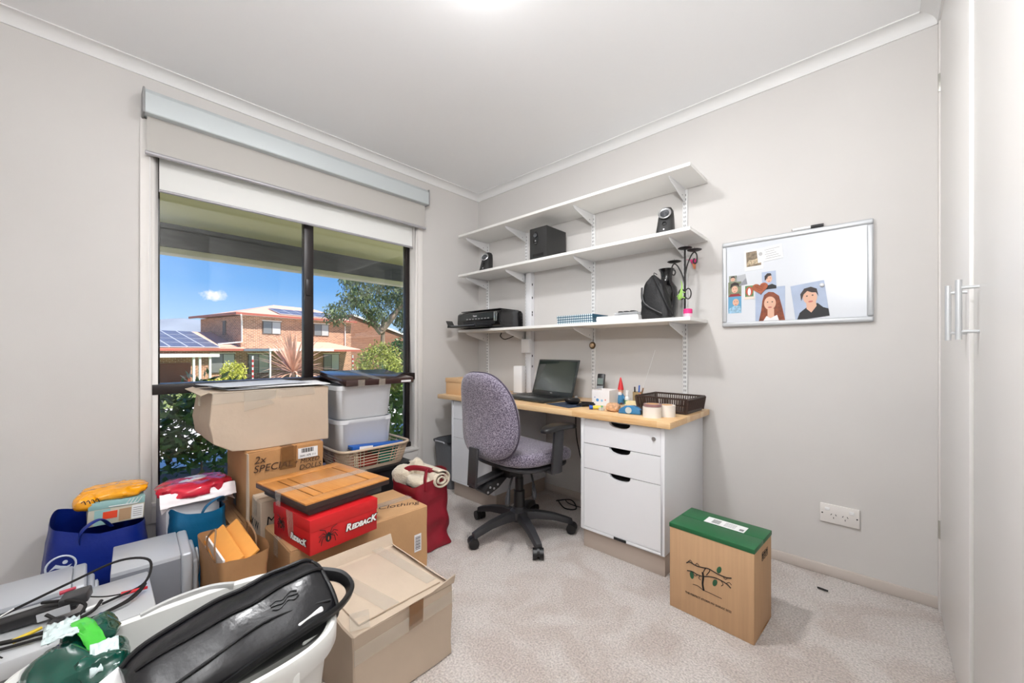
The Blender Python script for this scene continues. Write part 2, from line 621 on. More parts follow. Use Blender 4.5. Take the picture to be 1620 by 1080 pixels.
ln.box(-.13, 0, OY0, -2.079, OZ0, OZ1).box(-.13, 0, -.645, OY1, OZ0, OZ1).box(-.13, 0, -2.079, -.645, 2.056, OZ1)
ln.build('window_lining', TRIMW, WIN, bevel=.0015)
B().box(-.13, .02, OY0, OY1, OZ0 - .0, OZ0 + .02).build('window_sill', TRIMW, WIN, bevel=.003)
for (y0, y1, z0, z1) in ((-2.143, OY0, .2, 2.12), (OY1, -.582, .2, 2.12), (OY0, OY1, OZ1, 2.12), (OY0, OY1, .2, OZ0)):
    B().box(0, .012, y0, y1, z0, z1).build('architrave', TRIMW, WIN, bevel=.002)

# double roller blind
bl = thing('roller_blind', 'double roller blind with grey blockout and white sheer above the window', 'blind', (0, -1.355, 2.12))
CASS = mat('pale grey aluminium pelmet', (203, 210, 212), .45, metal=.1)
GREYP = mat('grey plastic', (150, 150, 150), .5)
cs = B()
cs.prism([(0.002, -.775, .005), (.086, -.775, .0), (.09, -.775, .006), (.09, -.775, .09), (.075, -.775, .112), (.002, -.775, .112)], (0, 1.55, 0))
cs.build('pelmet', CASS, bl, bevel=.002)
for s_ in (-1, 1):
    B().box(.002, .091, s_ * .779 - .004, s_ * .779 + .004, -.004, .113).build('end_cap', GREYP, bl, bevel=.003)
BLOCK = mat('grey blockout fabric', (190, 187, 182), .9)
B().box(.0435, .0445, -.766, .77, -.165, .05).build('blockout_fabric', BLOCK, bl)
SHEER = cloth_translucent('white sheer fabric', (254, 254, 252), .32, .05)
RAIL = mat('blind bottom rail', (176, 174, 178), .35, metal=.3)
B().cyl((.045, -.772, -.170), (.045, .775, -.170), .010, n=12).build('bottom_rail', RAIL, bl, smooth=True)
B().box(-.0205, -.0195, -.718, .70, -.31, -.035).build('sheer_fabric', SHEER, bl)
B().cyl((-.02, -.719, -.315), (-.02, .702, -.315), .0075, n=12).build('bottom_rail', RAIL, bl, smooth=True)
B().cyl((.03, -.755, .0), (.03, -.755, -1.1), .0012, n=5).build('control_chain', METALW, bl)

# ------------------------------------------------------------------ built-in wardrobe doors
DOORP = mat('white door paint', (233, 231, 228), .3, var=.008, vs=3)
struct(B().box(XR - .004, XR + .03, -.038, 0, 0, 2.315).build('trim_5', TRIMW, bevel=.002), 'white wardrobe jamb in the corner')
HINGE = mat('hinge steel', (190, 188, 182), .35, metal=.8)
def bar_handle(parent, y, z):
    h = B()
    h.cyl((-.034, y, z - .075), (-.034, y, z + .075), .0062, n=14)
    for dz in (-.055, .055):
        h.cyl((0, y, z + dz), (-.034, y, z + dz), .0042, n=10)
    h.build('handle', ALU, parent, smooth=True)
for i, (y0, y1, ang, hy) in enumerate(((-.728, -.04, -.6, -.655), (-1.42, -.735, 0, -.075), (-2.11, -1.425, 0, -.63), (-2.80, -2.115, 0, -.05))):
    w_ = y1 - y0
    d_ = B().box(0, .018, -w_, 0, .012, 2.305).build('door_%d' % (i + 1), DOORP, bevel=.0015, loc=(XR, y1, 0), rot=(0, 0, R_(ang)))
    struct(d_, ['white wardrobe door nearest the corner, slightly ajar', 'white wardrobe door beside the ajar one', 'third white wardrobe door from the corner', 'fourth white wardrobe door from the corner'][i])
    bar_handle(d_, hy, 1.125)
    if i == 0:
        for z in (2.07, .325):
            hg = B().box(-.003, .004, -.004, .022, z - .035, z + .035)
            hg.cyl((-.003, .001, z - .035), (-.003, .001, z + .035), .0035, n=8)
            hg.build('hinge', HINGE, d_, bevel=.0008)

# ------------------------------------------------------------------ ceiling lamp (just above the frame)
lamp = thing('ceiling_lamp', 'round white oyster ceiling lamp in the middle of the ceiling', 'lamp', (LAMP_POS[0], LAMP_POS[1], H))
B().lathe([(.108, 0), (.11, -.004), (.106, -.008)], 32).build('base', METALW, lamp, smooth=True)
GLOBE = mat('lit opal glass', (255, 250, 240), .4, emit=(255, 246, 232), es=2)
B().lathe([(.105, -.008), (.1, -.016), (.08, -.024), (.045, -.030), (.005, -.032)], 32).build('diffuser', GLOBE, lamp, smooth=True)
ld = bpy.data.lights.new('ceiling_lamp_bulb', 'AREA')
ld.shape = 'DISK'
ld.size = .19
ld.energy = LAMP_W
ld.color = (.985, .985, 1.0)
lo = bpy.data.objects.new('ceiling_lamp_bulb', ld)
COL.objects.link(lo)
lo.parent = lamp
lo.location = (0, 0, -.034)

lp_ = bpy.data.lights.new('ceiling_lamp_glow', 'POINT')
lp_.shadow_soft_size = .02
lp_.energy = LAMP_GLOW
lp_.color = (.985, .985, 1.0)
lg_ = bpy.data.objects.new('ceiling_lamp_glow', lp_)
COL.objects.link(lg_)
lg_.parent = lamp
lg_.location = (0, 0, -.055)

# added fill lamp behind the viewer, out of view, put in to brighten the ceiling
ul = thing('added_fill_lamp', 'added unseen fill lamp behind the viewer, head tilted to brighten the ceiling', 'lamp', (2.45, -2.66, 0))
B().lathe([(.13, 0), (.13, .015), (.02, .03)], 32).build('base', METALW, ul, smooth=True)
B().cyl((0, 0, .02), (0, 0, 1.70), .012, n=14).build('pole', METALW, ul, smooth=True)
UDIR = Vector((-.02, .53, .84)).normalized()
UM = Matrix.Translation((0, 0, 1.70)) @ UDIR.to_track_quat('Z', 'Y').to_matrix().to_4x4()
B().lathe([(.015, -.02), (.05, .0), (.085, .05), (.10, .11), (.097, .11), (.08, .052), (.046, .006), (.012, -.012)], 36, M=UM, cap=False).build('shade', METALW, ul, smooth=True)
ud = bpy.data.lights.new('added_fill_light', 'AREA')
ud.shape = 'DISK'
ud.size = .15
ud.energy = ADDED_FILL_W
ud.color = (.99, .99, 1.0)
uo = bpy.data.objects.new('added_fill_light', ud)
COL.objects.link(uo)
uo.parent = ul
uo.location = UM @ Vector((0, 0, .112))
uo.rotation_euler = (-UDIR).to_track_quat('Z', 'Y').to_euler()

# ------------------------------------------------------------------ outside: eave, ground, houses, plants
SOFF = mat('cream eave lining with grass bounce', (228, 218, 150), .8)  # cream lining, with yellow light bounced off the grass put into its colour
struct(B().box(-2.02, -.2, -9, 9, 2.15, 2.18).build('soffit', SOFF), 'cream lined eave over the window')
struct(B().box(-2.06, -.2, -9, 9, 2.18, 2.9).build('roof_edge', mat('dark roof', (70, 66, 64), .8)), 'roof above the eave')
FASC = mat('charcoal fascia', (82, 80, 80), .6, var=.2, vs=6, stretch=(1, 1, 6))
struct(B().box(-2.07, -2.02, -9, 9, 1.945, 2.18).build('fascia', FASC), 'charcoal fascia board along the eave')
struct(B().box(-2.18, -2.03, -9, 9, 1.893, 1.945).build('gutter', mat('cream gutter', (214, 206, 168), .6), bevel=.01), 'cream gutter below the fascia')

GRASS = mat('mown grass', (128, 140, 70), .95, var=.25, vs=2.5, vdetail=8)
PAVE = mat('pale concrete', (226, 222, 212), .9, var=.05, vs=3)
def ground(x):
    return -.35 - max(0, min(1, (-x - 4) / 26)) * .95
gd = B()
gd.grid(lambda u, v: (-.2 - u * 120, -70 + v * 150, ground(-.2 - u * 120)), 60, 3)
struct(gd.build('ground', GRASS, smooth=True), 'grassy ground sloping down to the houses across the street')
pv = B()
pv.grid(lambda u, v: (-3.4 - u * 9, -30 + v * 70, ground(-3.4 - u * 9) + .02), 12, 3)
struct(pv.build('driveway', PAVE, smooth=True), 'sunlit pale concrete driveway outside')
struct(B().box(-3.2, -.9, -6, 4, -.36, -.325).build('garden_bed', mat('garden soil', (92, 74, 58), .95, var=.3, vs=14)), 'garden bed below the window')

HS = 1.3
CAMP = Vector((2.531, -2.289, 1.02))
HO = Vector((-26.068, 3.8766, 0))
HO = Vector((CAMP.x + (HO.x - CAMP.x) * HS, CAMP.y + (HO.y - CAMP.y) * HS, 0))
U_ = Vector((-.22, .9755, 0)).normalized()
HROT = math.atan2(U_.y, U_.x)              # local x runs along the facade, local y points away (to the left of u)


def house(name, label):
    return thing(name, label, 'house', tuple(HO), rot=(0, 0, HROT))


S = lambda v: v * HS
Z = lambda z: 1.02 + (z - 1.02) * HS
BRICK = brick_mat('tan brick', (188, 132, 100), (140, 88, 64), (214, 190, 166), 1.5)
BRICK2 = brick_mat('darker red brick', (150, 98, 74), (128, 80, 62), (160, 128, 108), 1.6)  # darker and redder than the tan brick
TILE = mat('terracotta roof tile', (222, 176, 152), .8, var=.12, vs=8, stretch=(6, 1, 1))
GUT = mat('brown gutter paint', (176, 96, 78), .5)
WINF = mat('bronze window frame', (88, 74, 66), .5)
CURT = mat('window curtain behind glass', (188, 190, 188), .3, coat=.6)
CURTD = mat('dark window glass', (120, 122, 122), .15, coat=.6)
WHITEX = mat('white exterior paint', (238, 234, 228), .6)
SOLAR = mat('solar panel glass', (92, 98, 118), .4, var=.12, vs=2)
SFRAME = mat('solar panel frame', (214, 218, 224), .4)
GDOOR = mat('brown garage door', (140, 76, 62), .6, var=.08, vs=5)

nh = house('neighbour_house', 'two storey tan brick house with terracotta roof and solar panels across the street')
GZ = -1.5
yw = 7.0
B().box(S(0), S(7.9), 0, yw, GZ, Z(3.25)).build('upper_wall', BRICK, nh)
B().box(S(-8), S(7.0), .02, 9, GZ, Z(1.1)).build('lower_wall', BRICK, nh)
def hip(b, x0, x1, y0, y1, z0, z1, rx0, rx1, ry):
    vs = [(x0, y0, z0), (x1, y0, z0), (x1, y1, z0), (x0, y1, z0), (rx0, ry, z1), (rx1, ry, z1)]
    return b.add(vs, [(0, 1, 5, 4), (1, 2, 5), (2, 3, 4, 5), (3, 0, 4), (0, 3, 2, 1)])
hip(B(), S(-.5), S(8.0), -.65, yw + .6, Z(3.34), Z(4.45), S(3.6), S(6.6), 4.0).build('upper_roof', TILE, nh)
hip(B(), S(-9), S(.1), -.65, 10, Z(1.14), Z(2.3), S(-4), S(.4), 5).build('garage_roof', TILE, nh)
hip(B(), S(2.2), S(7.5), -3.0, .05, Z(1.1), Z(1.7), S(3.2), S(6.0), .0).build('porch_roof', TILE, nh)
for (x0, x1, y0, z) in ((-.52, 8.02, -.72, 3.3), (-9, .12, -.72, 1.1), (2.15, 7.55, -3.08, 1.06)):
    B().box(S(x0), S(x1), y0, y0 + .12, Z(z) - .05, Z(z) + .13).build('gutter', GUT, nh)
B().box(S(-.52), S(-.52) + .12, -.7, yw + .6, Z(3.3) - .05, Z(3.3) + .13).build('gutter', GUT, nh)
B().box(S(-.45), S(7.95), -.6, 0, Z(3.27), Z(3.3)).build('eave_lining', WHITEX, nh)
def hwin(parent, x0, x1, z0, z1, y=0):
    f = B().box(S(x0), S(x1), y - .06, y, Z(z0), Z(z1)).build('window', WINF, parent)
    xm = (S(x0) + S(x1)) / 2
    B().box(S(x0) + .06, xm - .03, y - .08, y - .05, Z(z0) + .06, Z(z1) - .06).build('pane', CURTD, f)
    B().box(xm + .03, S(x1) - .06, y - .08, y - .05, Z(z0) + .06, Z(z1) - .06).build('pane', CURT, f)
    B().box(S(x0) - .05, S(x1) + .05, y - .1, y, Z(z1), Z(z1) + .08).build('lintel', WHITEX, f)
for a in ((1.25, 2.41, 2.16, 3.0), (4.75, 5.93, 2.16, 3.03), (-1.6, -.35, -.25, .9), (.39, 1.64, -.38, .88), (5.5, 6.8, -.4, .85)):
    hwin(nh, *a)
B().box(S(0) - .05, S(0), 2.4, 2.9, Z(2.1), Z(3.0)).build('window', WINF, nh)
B().box(S(-4.6), S(-2.56), -.08, .0, GZ, Z(.40)).build('garage_door', GDOOR, nh)
dp = B()
dp.tube([(S(-.25), -.75, Z(3.25)), (S(.02), -.1, Z(2.9)), (S(.02), -.1, Z(1.62)), (S(-1.3), -.25, Z(1.45))], .06, 8)
dp.build('downpipe', WHITEX, nh, smooth=True)
B().cyl((S(7.3), -.1, Z(3.2)), (S(7.3), -.1, Z(1.2)), .05, n=8).build('downpipe', WHITEX, nh)
# solar panels: each panel a part on the roof planes
def solar(parent, p00, ux, uy, nx, ny, w, h, gap=.03):
    ux, uy = Vector(ux).normalized(), Vector(uy).normalized()
    nn = ux.cross(uy).normalized()
    if nn.z < 0:
        nn = -nn
    base = None
    for i in range(nx):
        for j in range(ny):
            if base is None:
                bb = B()
                bb.prism([ux * 0, ux * w, ux * w + uy * h, uy * h], nn * .05)
                base = bb.build('solar_panel', SFRAME, parent)
                g = B()
                for a in range(4):
                    x0 = .03 + a * (w - .06) / 4
                    x1 = x0 + (w - .06) / 4 - .015
                    g.prism([ux * x0 + uy * .03 + nn * .05, ux * x1 + uy * .03 + nn * .05, ux * x1 + uy * (h - .03) + nn * .05, ux * x0 + uy * (h - .03) + nn * .05], nn * .01)
                gl_ = g.build('cells', SOLAR, base)
                o, c2 = base, gl_
            else:
                o = base.copy(); COL.objects.link(o); o.parent = parent
                c2 = gl_.copy(); COL.objects.link(c2); c2.parent = o
            o.location = Vector(p00) + ux * i * (w + gap) + uy * j * (h + gap) + nn * .06
slopeU = Vector((0, 4.65, Z(4.45) - Z(3.34)))
solar(nh, Vector((S(2.35), -.65, Z(3.34))) + slopeU * .13, (1, 0, 0), slopeU, 5, 2, 1.1, .98)
slopeG = Vector((0, 5.65, Z(2.3) - Z(1.14)))
solar(nh, Vector((S(-4.3), -.65, Z(1.14))) + slopeG * .06, (1, 0, 0), slopeG, 4, 4, .98, 1.25)

cp = thing('carport', 'flat white carport in front of the brick garage', 'carport', tuple(HO), rot=(0, 0, HROT))
B().box(S(-6.5), S(-2.4), -3.9, -.3, Z(.74), Z(.90)).build('carport_roof', WHITEX, cp)
for x in (-3.48, -3.22, -2.78):
    B().box(S(x) - .06, S(x) + .06, -3.8, -3.68, GZ, Z(.74)).build('post', WHITEX, cp)
pc = nh
B().box(S(-.1), S(4.0), -4.4, -.05, Z(1.05), Z(1.2)).build('pergola_roof', WHITEX, pc)
for x in (-.05, 1.5):
    B().box(S(x), S(x) + .1, -4.35, -4.25, GZ, Z(1.05)).build('pergola_post', WHITEX, pc)

h2 = thing('brick_house', 'dark red brick gable house with solar panels at the far right outside', 'house', tuple(HO), rot=(0, 0, HROT))
g0, g1 = S(9.2), S(22)
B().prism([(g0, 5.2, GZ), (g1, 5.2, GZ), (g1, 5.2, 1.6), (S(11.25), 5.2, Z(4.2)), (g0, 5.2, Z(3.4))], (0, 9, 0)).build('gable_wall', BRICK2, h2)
rr = B()
rr.prism([(S(11.1), 5.0, Z(4.32)), (S(11.1), 5.0, Z(4.45)), (g1, 5.0, 1.95), (g1, 5.0, 1.75)], (0, 10, 0))
rr.build('roof', TILE, h2)
B().prism([(S(11.1), 4.95, Z(4.28)), (S(11.1), 4.95, Z(4.45)), (g1, 4.95, 1.95), (g1, 4.95, 1.7)], (0, .06, 0)).build('barge_board', WHITEX, h2)
sx_ = Vector((g1 - S(11.1), 0, 1.95 - Z(4.45)))
solar(h2, Vector((S(11.1), 6.0, Z(4.45))) + sx_ * .25, sx_, (0, 1, 0), 4, 3, 1.1, 1.6)

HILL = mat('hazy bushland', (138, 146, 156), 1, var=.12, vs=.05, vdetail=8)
hl = B()
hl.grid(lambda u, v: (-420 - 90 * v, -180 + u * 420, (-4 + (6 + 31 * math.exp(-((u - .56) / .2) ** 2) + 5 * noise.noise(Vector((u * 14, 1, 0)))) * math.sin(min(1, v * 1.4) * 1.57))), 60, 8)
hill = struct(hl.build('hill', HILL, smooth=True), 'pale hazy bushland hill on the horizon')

LEAFG = mat('gum leaf', (112, 126, 84), .7, var=.35, vs=.7)
LEAFB = mat('photinia leaf', (150, 158, 72), .5, var=.4, vs=5)
LEAFY = mat('lime shrub leaf', (196, 196, 74), .6, var=.25, vs=4)
LEAFD = mat('dark green leaf', (66, 104, 50), .4, var=.4, vs=9)
BARK = mat('gum bark', (150, 130, 112), .9, var=.2, vs=6)

def plant(name, label, loc, cat='shrub', stems=(), stem_r=.03):
    t = thing(name, label, cat, loc)
    for a, b_ in stems:
        B().tube(spline([a, ((a[0] + b_[0]) / 2 + .02, (a[1] + b_[1]) / 2, (a[2] + b_[2]) / 2), b_], 4), [stem_r] * 4 + [stem_r * .6] * 5, 7).build('trunk' if cat == 'tree' else 'stem', BARK, t, smooth=True)
    return t

tr = plant('gum_tree', 'tall grey-green gum tree beyond the far brick house', (-20.8, 10.4, -1.2), 'tree', [((0, 0, 0), (-.2, .2, 4.5)), ((0, 0, 3.4), (-.9, -1.6, 5.8)), ((0, 0, 3.6), (.6, 1.8, 6.2))], .22)
fb = B()
for k, (dx, dy, dz, rx, n) in enumerate(((0, .6, 6.2, 1.7, 3000), (-.2, -1.4, 5.6, 1.3, 1900), (.3, 2.2, 5.2, 1.6, 2600), (-.6, -2.6, 4.6, .9, 900), (.6, 1.2, 7.6, 1.6, 2200), (.2, 3.6, 6.4, 1.6, 2200), (.6, 2.8, 3.8, 1.0, 1000), (0, -.6, 7.2, 1.2, 1400), (.8, 4.4, 4.6, 1.2, 1200), (0, -.4, 4.6, .9, 900), (.4, 4.6, 3.4, 1.1, 1300), (.2, 5.6, 5.4, 1.6, 2000), (0, 3.6, 2.9, .8, 700), (-.3, -1.9, 6.7, .8, 700), (.2, 1.6, 4.3, .9, 900))):
    foliage(fb, (dx, dy, dz), (rx, rx, rx * .85), int(n * .8), .26, k + 1, .3, .26, 1.3)
fb.build('foliage', LEAFG, tr)
bs = plant('photinia_bush', 'rounded green bush with red tips outside the right window pane', (-7.6, 3.15, -.5), 'shrub', [((0, 0, 0), (0, 0, .9))], .05)
fb = B(); foliage(fb, (0, 0, 1.05), (.62, .66, .72), 4200, .085, 31, .6, .45, 0, .3); fb.build('foliage', LEAFB, bs)
bs2 = plant('hedge_bush', 'darker green bush half hidden by the window frame', (-8.6, 4.6, -.5), 'shrub', [((0, 0, 0), (0, 0, .9))], .05)
fb = B(); foliage(fb, (0, 0, 1.1), (.7, .8, .9), 3200, .11, 33, .6, .45); fb.build('foliage', LEAFD, bs2)
sb = plant('lime_shrub', 'bright lime green shrub beside the pale driveway', (-15.6, 1.35, -.75), 'shrub', [((0, 0, 0), (0, 0, .7))], .05)
fb = B(); foliage(fb, (0, 0, .85), (.42, .45, .56), 2200, .09, 35, .55, .45); foliage(fb, (.1, -.62, .5), (.35, .4, .28), 800, .09, 36, .55, .45); fb.build('foliage', LEAFY, sb)

# spiky cordyline
cd = plant('cordyline', 'spiky pink-brown cordyline in front of the brick house', (-6.2, .50, -.42), 'plant', [((0, 0, 0), (0, 0, 1.0))], .05)
CORD = mat('cordyline leaf', (214, 170, 142), .5, var=.3, vs=4)
q = random.Random(3)
for i in range(120):
    a = q.uniform(0, 2 * math.pi)
    el = q.uniform(-.1, 1.35)
    L = q.uniform(.72, 1.08)
    d = Vector((math.cos(a) * math.cos(el), math.sin(a) * math.cos(el), math.sin(el)))
    sd = Vector((-math.sin(a), math.cos(a), 0))
    o0 = Vector((0, 0, 1.0)) + d * .03
    lb = B()
    pts = [o0 + d * L * t - Vector((0, 0, 1)) * (.30 * L * t * t * math.cos(el)) for t in (0, .35, .7, 1)]
    ws = (.012, .02, .015, .001)
    vs = []
    for p, w_ in zip(pts, ws):
        vs += [p - sd * w_, p + sd * w_]
    lb.add(vs, [(0, 1, 3, 2), (2, 3, 5, 4), (4, 5, 7, 6)])
    lb.build('leaf', CORD, cd)

# plants just below the window
for k, (x, y, z, n, lab) in enumerate(((-1.35, -1.72, .34, 900, 'dark green leafy shrub close outside the lower left pane'), (-1.0, -2.75, .2, 600, 'low green shrub outside at the far left of the lower pane'))):
    t = plant('garden_shrub', lab, (x, y, -.33), 'shrub', [((0, 0, 0), (.05, 0, .5)), ((.02, .02, 0), (-.1, .12, .55))], .012)
    fb = B(); foliage(fb, (0, 0, .62 + z * .4), (.42, .5, .42), n * 2, .085, 40 + k, .35, .36, 0, .2)
    fb.build('foliage', LEAFD, t)
t = plant('potted_shrub', 'bright green shrub seen past the stacked tubs', (-.78, -.42, -.33), 'shrub', [((0, 0, 0), (0, 0, .7))], .012)
fb = B(); foliage(fb, (0, 0, .82), (.22, .26, .36), 700, .09, 47, .4, .4, 0, .3); fb.build('foliage', mat('bright leaf', (120, 158, 66), .4, var=.3, vs=8), t)
B().lathe([(.11, 0), (.15, .28), (.16, .30), (.14, .30), (.13, .24)], 20).build('pot', mat('brown clay pot', (120, 92, 80), .8), t, smooth=True)
STRIPE_R = mat('red band', (206, 60, 60), .6)
for k, (x, y, lab) in enumerate(((-20.6, 3.2, 'red and white banded post by the lime shrub'), (-21.7, 8.9, 'red and white banded post by the porch'))):
    t = thing('banded_post', lab, 'post', (x, y, -1.1), group='red and white banded posts across the street')
    B().cyl((0, 0, 0), (0, 0, 1.9), .04, n=10).build('pole', WHITEX, t, smooth=True)
    for j in range(4):
        B().cyl((0, 0, .8 + j * .26), (0, 0, .93 + j * .26), .044, n=10).build('band', STRIPE_R, t, smooth=True)

# ------------------------------------------------------------------ wall shelving
for k, (z, lab) in enumerate(((1.955, 'empty top white shelf board on the back wall'), (1.638, 'middle white shelf board holding the loudspeakers'), (1.193, 'lowest white shelf board holding the printer and vase'))):
    tag(B().box(.075, 1.868, -.29, -.0150, z - .018, z).build('shelf_board', SHELFW, bevel=.0015), lab, 'shelf', 'white shelf boards on the back wall')

def upright(x, z0, z1, lab):
    t = thing('shelf_upright', lab, 'shelf upright', (x, 0, 0), group='slotted white shelf uprights')
    B().box(-.0125, .0125, -.014, -.0005, z0, z1).build('channel', METALW, t, bevel=.0015)
    sl = B()
    z = z0 + .012
    while z < z1 - .02:
        for dx in (-.0045, .0045):
            sl.box(dx - .0013, dx + .0013, -.0146, -.0138, z, z + .012)
        z += .0245
    o = sl.build('slots', DARK, t)
    o['kind'] = 'stuff'
    for zt in (1.9365, 1.6195, 1.1745):
        if zt > z1 + .05:
            continue
        br = B()
        br.prism([(-.002, -.013, zt), (-.002, -.245, zt), (-.002, -.25, zt - .006), (-.002, -.235, zt - .018), (-.002, -.07, zt - .062), (-.002, -.013, zt - .075)], (.004, 0, 0))
        br.box(-.007, .007, -.245, -.02, zt - .0025, zt - .0005)
        br.build('bracket', METALW, t, bevel=.0008)
        sc_ = B()
        sc_.cyl((-.0026, -.06, zt - .045), (.0026, -.06, zt - .045), .003, n=8)
        sc_.build('screw', DARK, t)
upright(.125, .66, 1.935, 'slotted upright next to the window corner')
upright(.563, .66, 1.935, 'slotted upright behind the black subwoofer')
upright(1.154, .66, 1.935, 'slotted upright between the laptop and the cordless phone')
upright(1.748, .66, 1.935, 'slotted upright at the whiteboard end of the shelves')

cd_ = thing('cable_duct', 'white plastic cable duct running down beside the printer', 'cable duct', (.607, 0, 0))
B().box(-.026, .026, -.042, -.0005, .66, 1.617).build('duct', WHITE, cd_, bevel=.002)
dc = B()
for z in (1.52, 1.42, 1.31, 1.29, .98, .90):
    dc.box(.0262, .0268, -.03, -.02, z, z + .016)
o_ = dc.build('clips', DARK, cd_); o_['kind'] = 'stuff'
sw = thing('switch_box', 'square white switch box fixed to the cable duct', 'switch', (.603, -.043, 1.062))
B().box(-.04, .04, -.03, 0, -.052, .052).build('housing', WHITE, sw, bevel=.003)
B().box(-.034, .034, -.033, -.029, -.046, .046).build('cover', METALW, sw, bevel=.002)

orn = thing('hanging_ornament', 'small round brown ornament hanging on an upright', 'ornament', (1.158, -.028, 1.062))
B().lathe([(.002, -.006), (.021, -.005), (.024, 0), (.021, .005), (.002, .006)], 24, M=Matrix.Rotation(R_(90), 4, 'X')).build('disc', mat('dark bronze ornament', (96, 74, 50), .4, metal=.5), orn, smooth=True)
B().lathe([(.001, .0055), (.014, .0062), (.014, .008), (.001, .0082)], 20, M=Matrix.Rotation(R_(90), 4, 'X')).build('picture', mat('ornament picture', (206, 176, 140), .5, var=.5, vs=90), orn, smooth=True)
B().tube([(0, .01, .024), (0, .012, .05), (0, .012, .075)], .0012, 6).build('cord', INK, orn)

# ------------------------------------------------------------------ desk
DESKT = timber_mat('laminated pale timber', (236, 203, 156), (218, 172, 118), .04, 'y', .35)
dk = tag(B().box(.185, 1.878, -.572, -.016, .678, .708).build('worktop', DESKT, bevel=.0025), 'pale laminated timber worktop along the wall', 'worktop')

PLINTH = mat('beige plinth', (192, 178, 166), .6)
def drawer_unit(x, lab):
    t = thing('drawer_unit', lab, 'drawer unit', (x, 0, 0), group='white drawer units under the desk')
    w = .44
    c = B()
    c.box(0, .018, -.55, -.02, .1, .6765).box(w - .018, w, -.55, -.02, .1, .6765).box(.018, w - .018, -.55, -.02, .1, .112)
    c.box(.018, w - .018, -.034, -.02, .112, .6765).box(.018, w - .018, -.50, -.034, .66, .6765)
    c.build('carcass', WHITE, t, bevel=.001)
    B().box(.006, w - .006, -.53, -.03, 0, .1).build('plinth', PLINTH, t, bevel=.001)
    for (z0, z1, lock) in ((.548, .672, True), (.418, .545, False), (.115, .415, False)):
        x0, x1 = .0195, w - .0195
        cx = (x0 + x1) / 2
        pts = [(x0, z0), (x1, z0), (x1, z1)]
        for i in range(13):
            a = math.pi * i / 12
            pts.append((cx + .056 * math.cos(a), z1 - .028 * math.sin(a) ** .75))
        pts.append((x0, z1))
        d = B().prism([(a, -.548, b_) for a, b_ in pts], (0, .018, 0)).build('drawer_front', WHITE, t)
        B().box(x0 + .01, x1 - .01, -.515, -.06, z0 + .02, z1 - .045).build('drawer_box', mat('grey drawer box', (150, 150, 150), .6), d)
        if lock:
            k = B().cyl((x1 - .03, -.5485, z1 - .05), (x1 - .03, -.553, z1 - .05), .0095, n=18)
            k.box(x1 - .0312, x1 - .0288, -.5545, -.552, z1 - .056, z1 - .044)
            k.build('lock', CHROME, d, smooth=True)
    B().box(w / 2 - .03, w / 2 + .035, -.5515, -.5498, .0995, .1125).build('cable_notch', DARK, t)
    return t
drawer_unit(1.405, 'white three drawer unit under the right end of the desk')
drawer_unit(.322, 'white three drawer unit behind the office chair')

# ------------------------------------------------------------------ office chair
FAB = mat('purple grey chair fabric', (128, 118, 134), .95, sheen=.4)
def fabric_nodes(m):
    t = m.node_tree
    p = t.nodes['Principled BSDF']
    tc = [n for n in t.nodes if n.type == 'TEX_COORD'][0]
    n = t.nodes.new('ShaderNodeTexNoise'); n.inputs['Scale'].default_value = 190; n.inputs['Detail'].default_value = 2
    t.links.new(tc.outputs['Object'], n.inputs['Vector'])
    r = t.nodes.new('ShaderNodeValToRGB')
    r.color_ramp.elements[0].position = .42; r.color_ramp.elements[1].position = .6
    r.color_ramp.elements[0].color = lin(82, 74, 92); r.color_ramp.elements[1].color = lin(154, 146, 162)
    t.links.new(n.outputs['Fac'], r.inputs[0]); t.links.new(r.outputs[0], p.inputs['Base Color'])
    b = t.nodes.new('ShaderNodeBump'); b.inputs['Strength'].default_value = .4; b.inputs['Distance'].default_value = .004
    t.links.new(n.outputs['Fac'], b.inputs['Height']); t.links.new(b.outputs[0], p.inputs['Normal'])
fabric_nodes(FAB)
CHP = mat('charcoal chair plastic', (52, 52, 55), .45)
ch = thing('office_chair', 'purple-grey fabric office chair with black five-star base', 'chair', (1.065, -.655, 0), -5)
sg = lambda x, p: math.copysign(abs(x) ** p, x)
def cushion(b, w, d, t, c, p=.55, q=.5, bend=0, front_drop=0, nu=48, nv=20):
    def f(u, v):
        a = u * 2 * math.pi
        ph = -math.pi / 2 + v * math.pi
        x = w / 2 * sg(math.cos(a), p) * sg(math.cos(ph), q * .6)
        y = d / 2 * sg(math.sin(a), p) * sg(math.cos(ph), q * .6)
        z = t / 2 * sg(math.sin(ph), q)
        z += bend * (x / (w / 2)) ** 2
        yy = y / (d / 2)
        z -= front_drop * max(0, yy) ** 3
        z += .012 * max(0, -yy) ** 2
        return (c[0] + x, c[1] + y, c[2] + z)
    return b.grid(f, nu, nv, cu=True)
cushion(B(), .48, .47, .085, (0, .02, .455), bend=.012, front_drop=.03).build('seat', FAB, ch, smooth=True, angle=80)
cushion(B(), .44, .42, .03, (0, .02, .405)).build('seat_pan', CHP, ch, smooth=True, angle=80)
def back_pt(u, rho, s):
    a = u * 2 * math.pi
    hw = .215
    ca, sa = sg(math.cos(a), .62), sg(math.sin(a), .72)
    x = hw * ca * rho * (1 - .10 * sa - .05 * sa * sa)
    z = .222 * sa * rho
    y = .048 * s + .55 * x * x - .10 * z + .035 * math.cos(z * 6.5)
    return Vector((x, y - .275, .69 + z))
bk = B()
bk.grid(lambda u, v: back_pt(u, abs(math.cos((v - .5) * math.pi)) ** .38, sg(math.sin((v - .5) * math.pi), .75)), 56, 24, cu=True)
bko = bk.build('backrest', FAB, ch, smooth=True, angle=80)
B().tube([back_pt(i / 60, 1.004, .12) for i in range(60)], .0045, 6, closed=True).build('piping', mat('dark piping', (70, 62, 78), .8), bko, smooth=True)
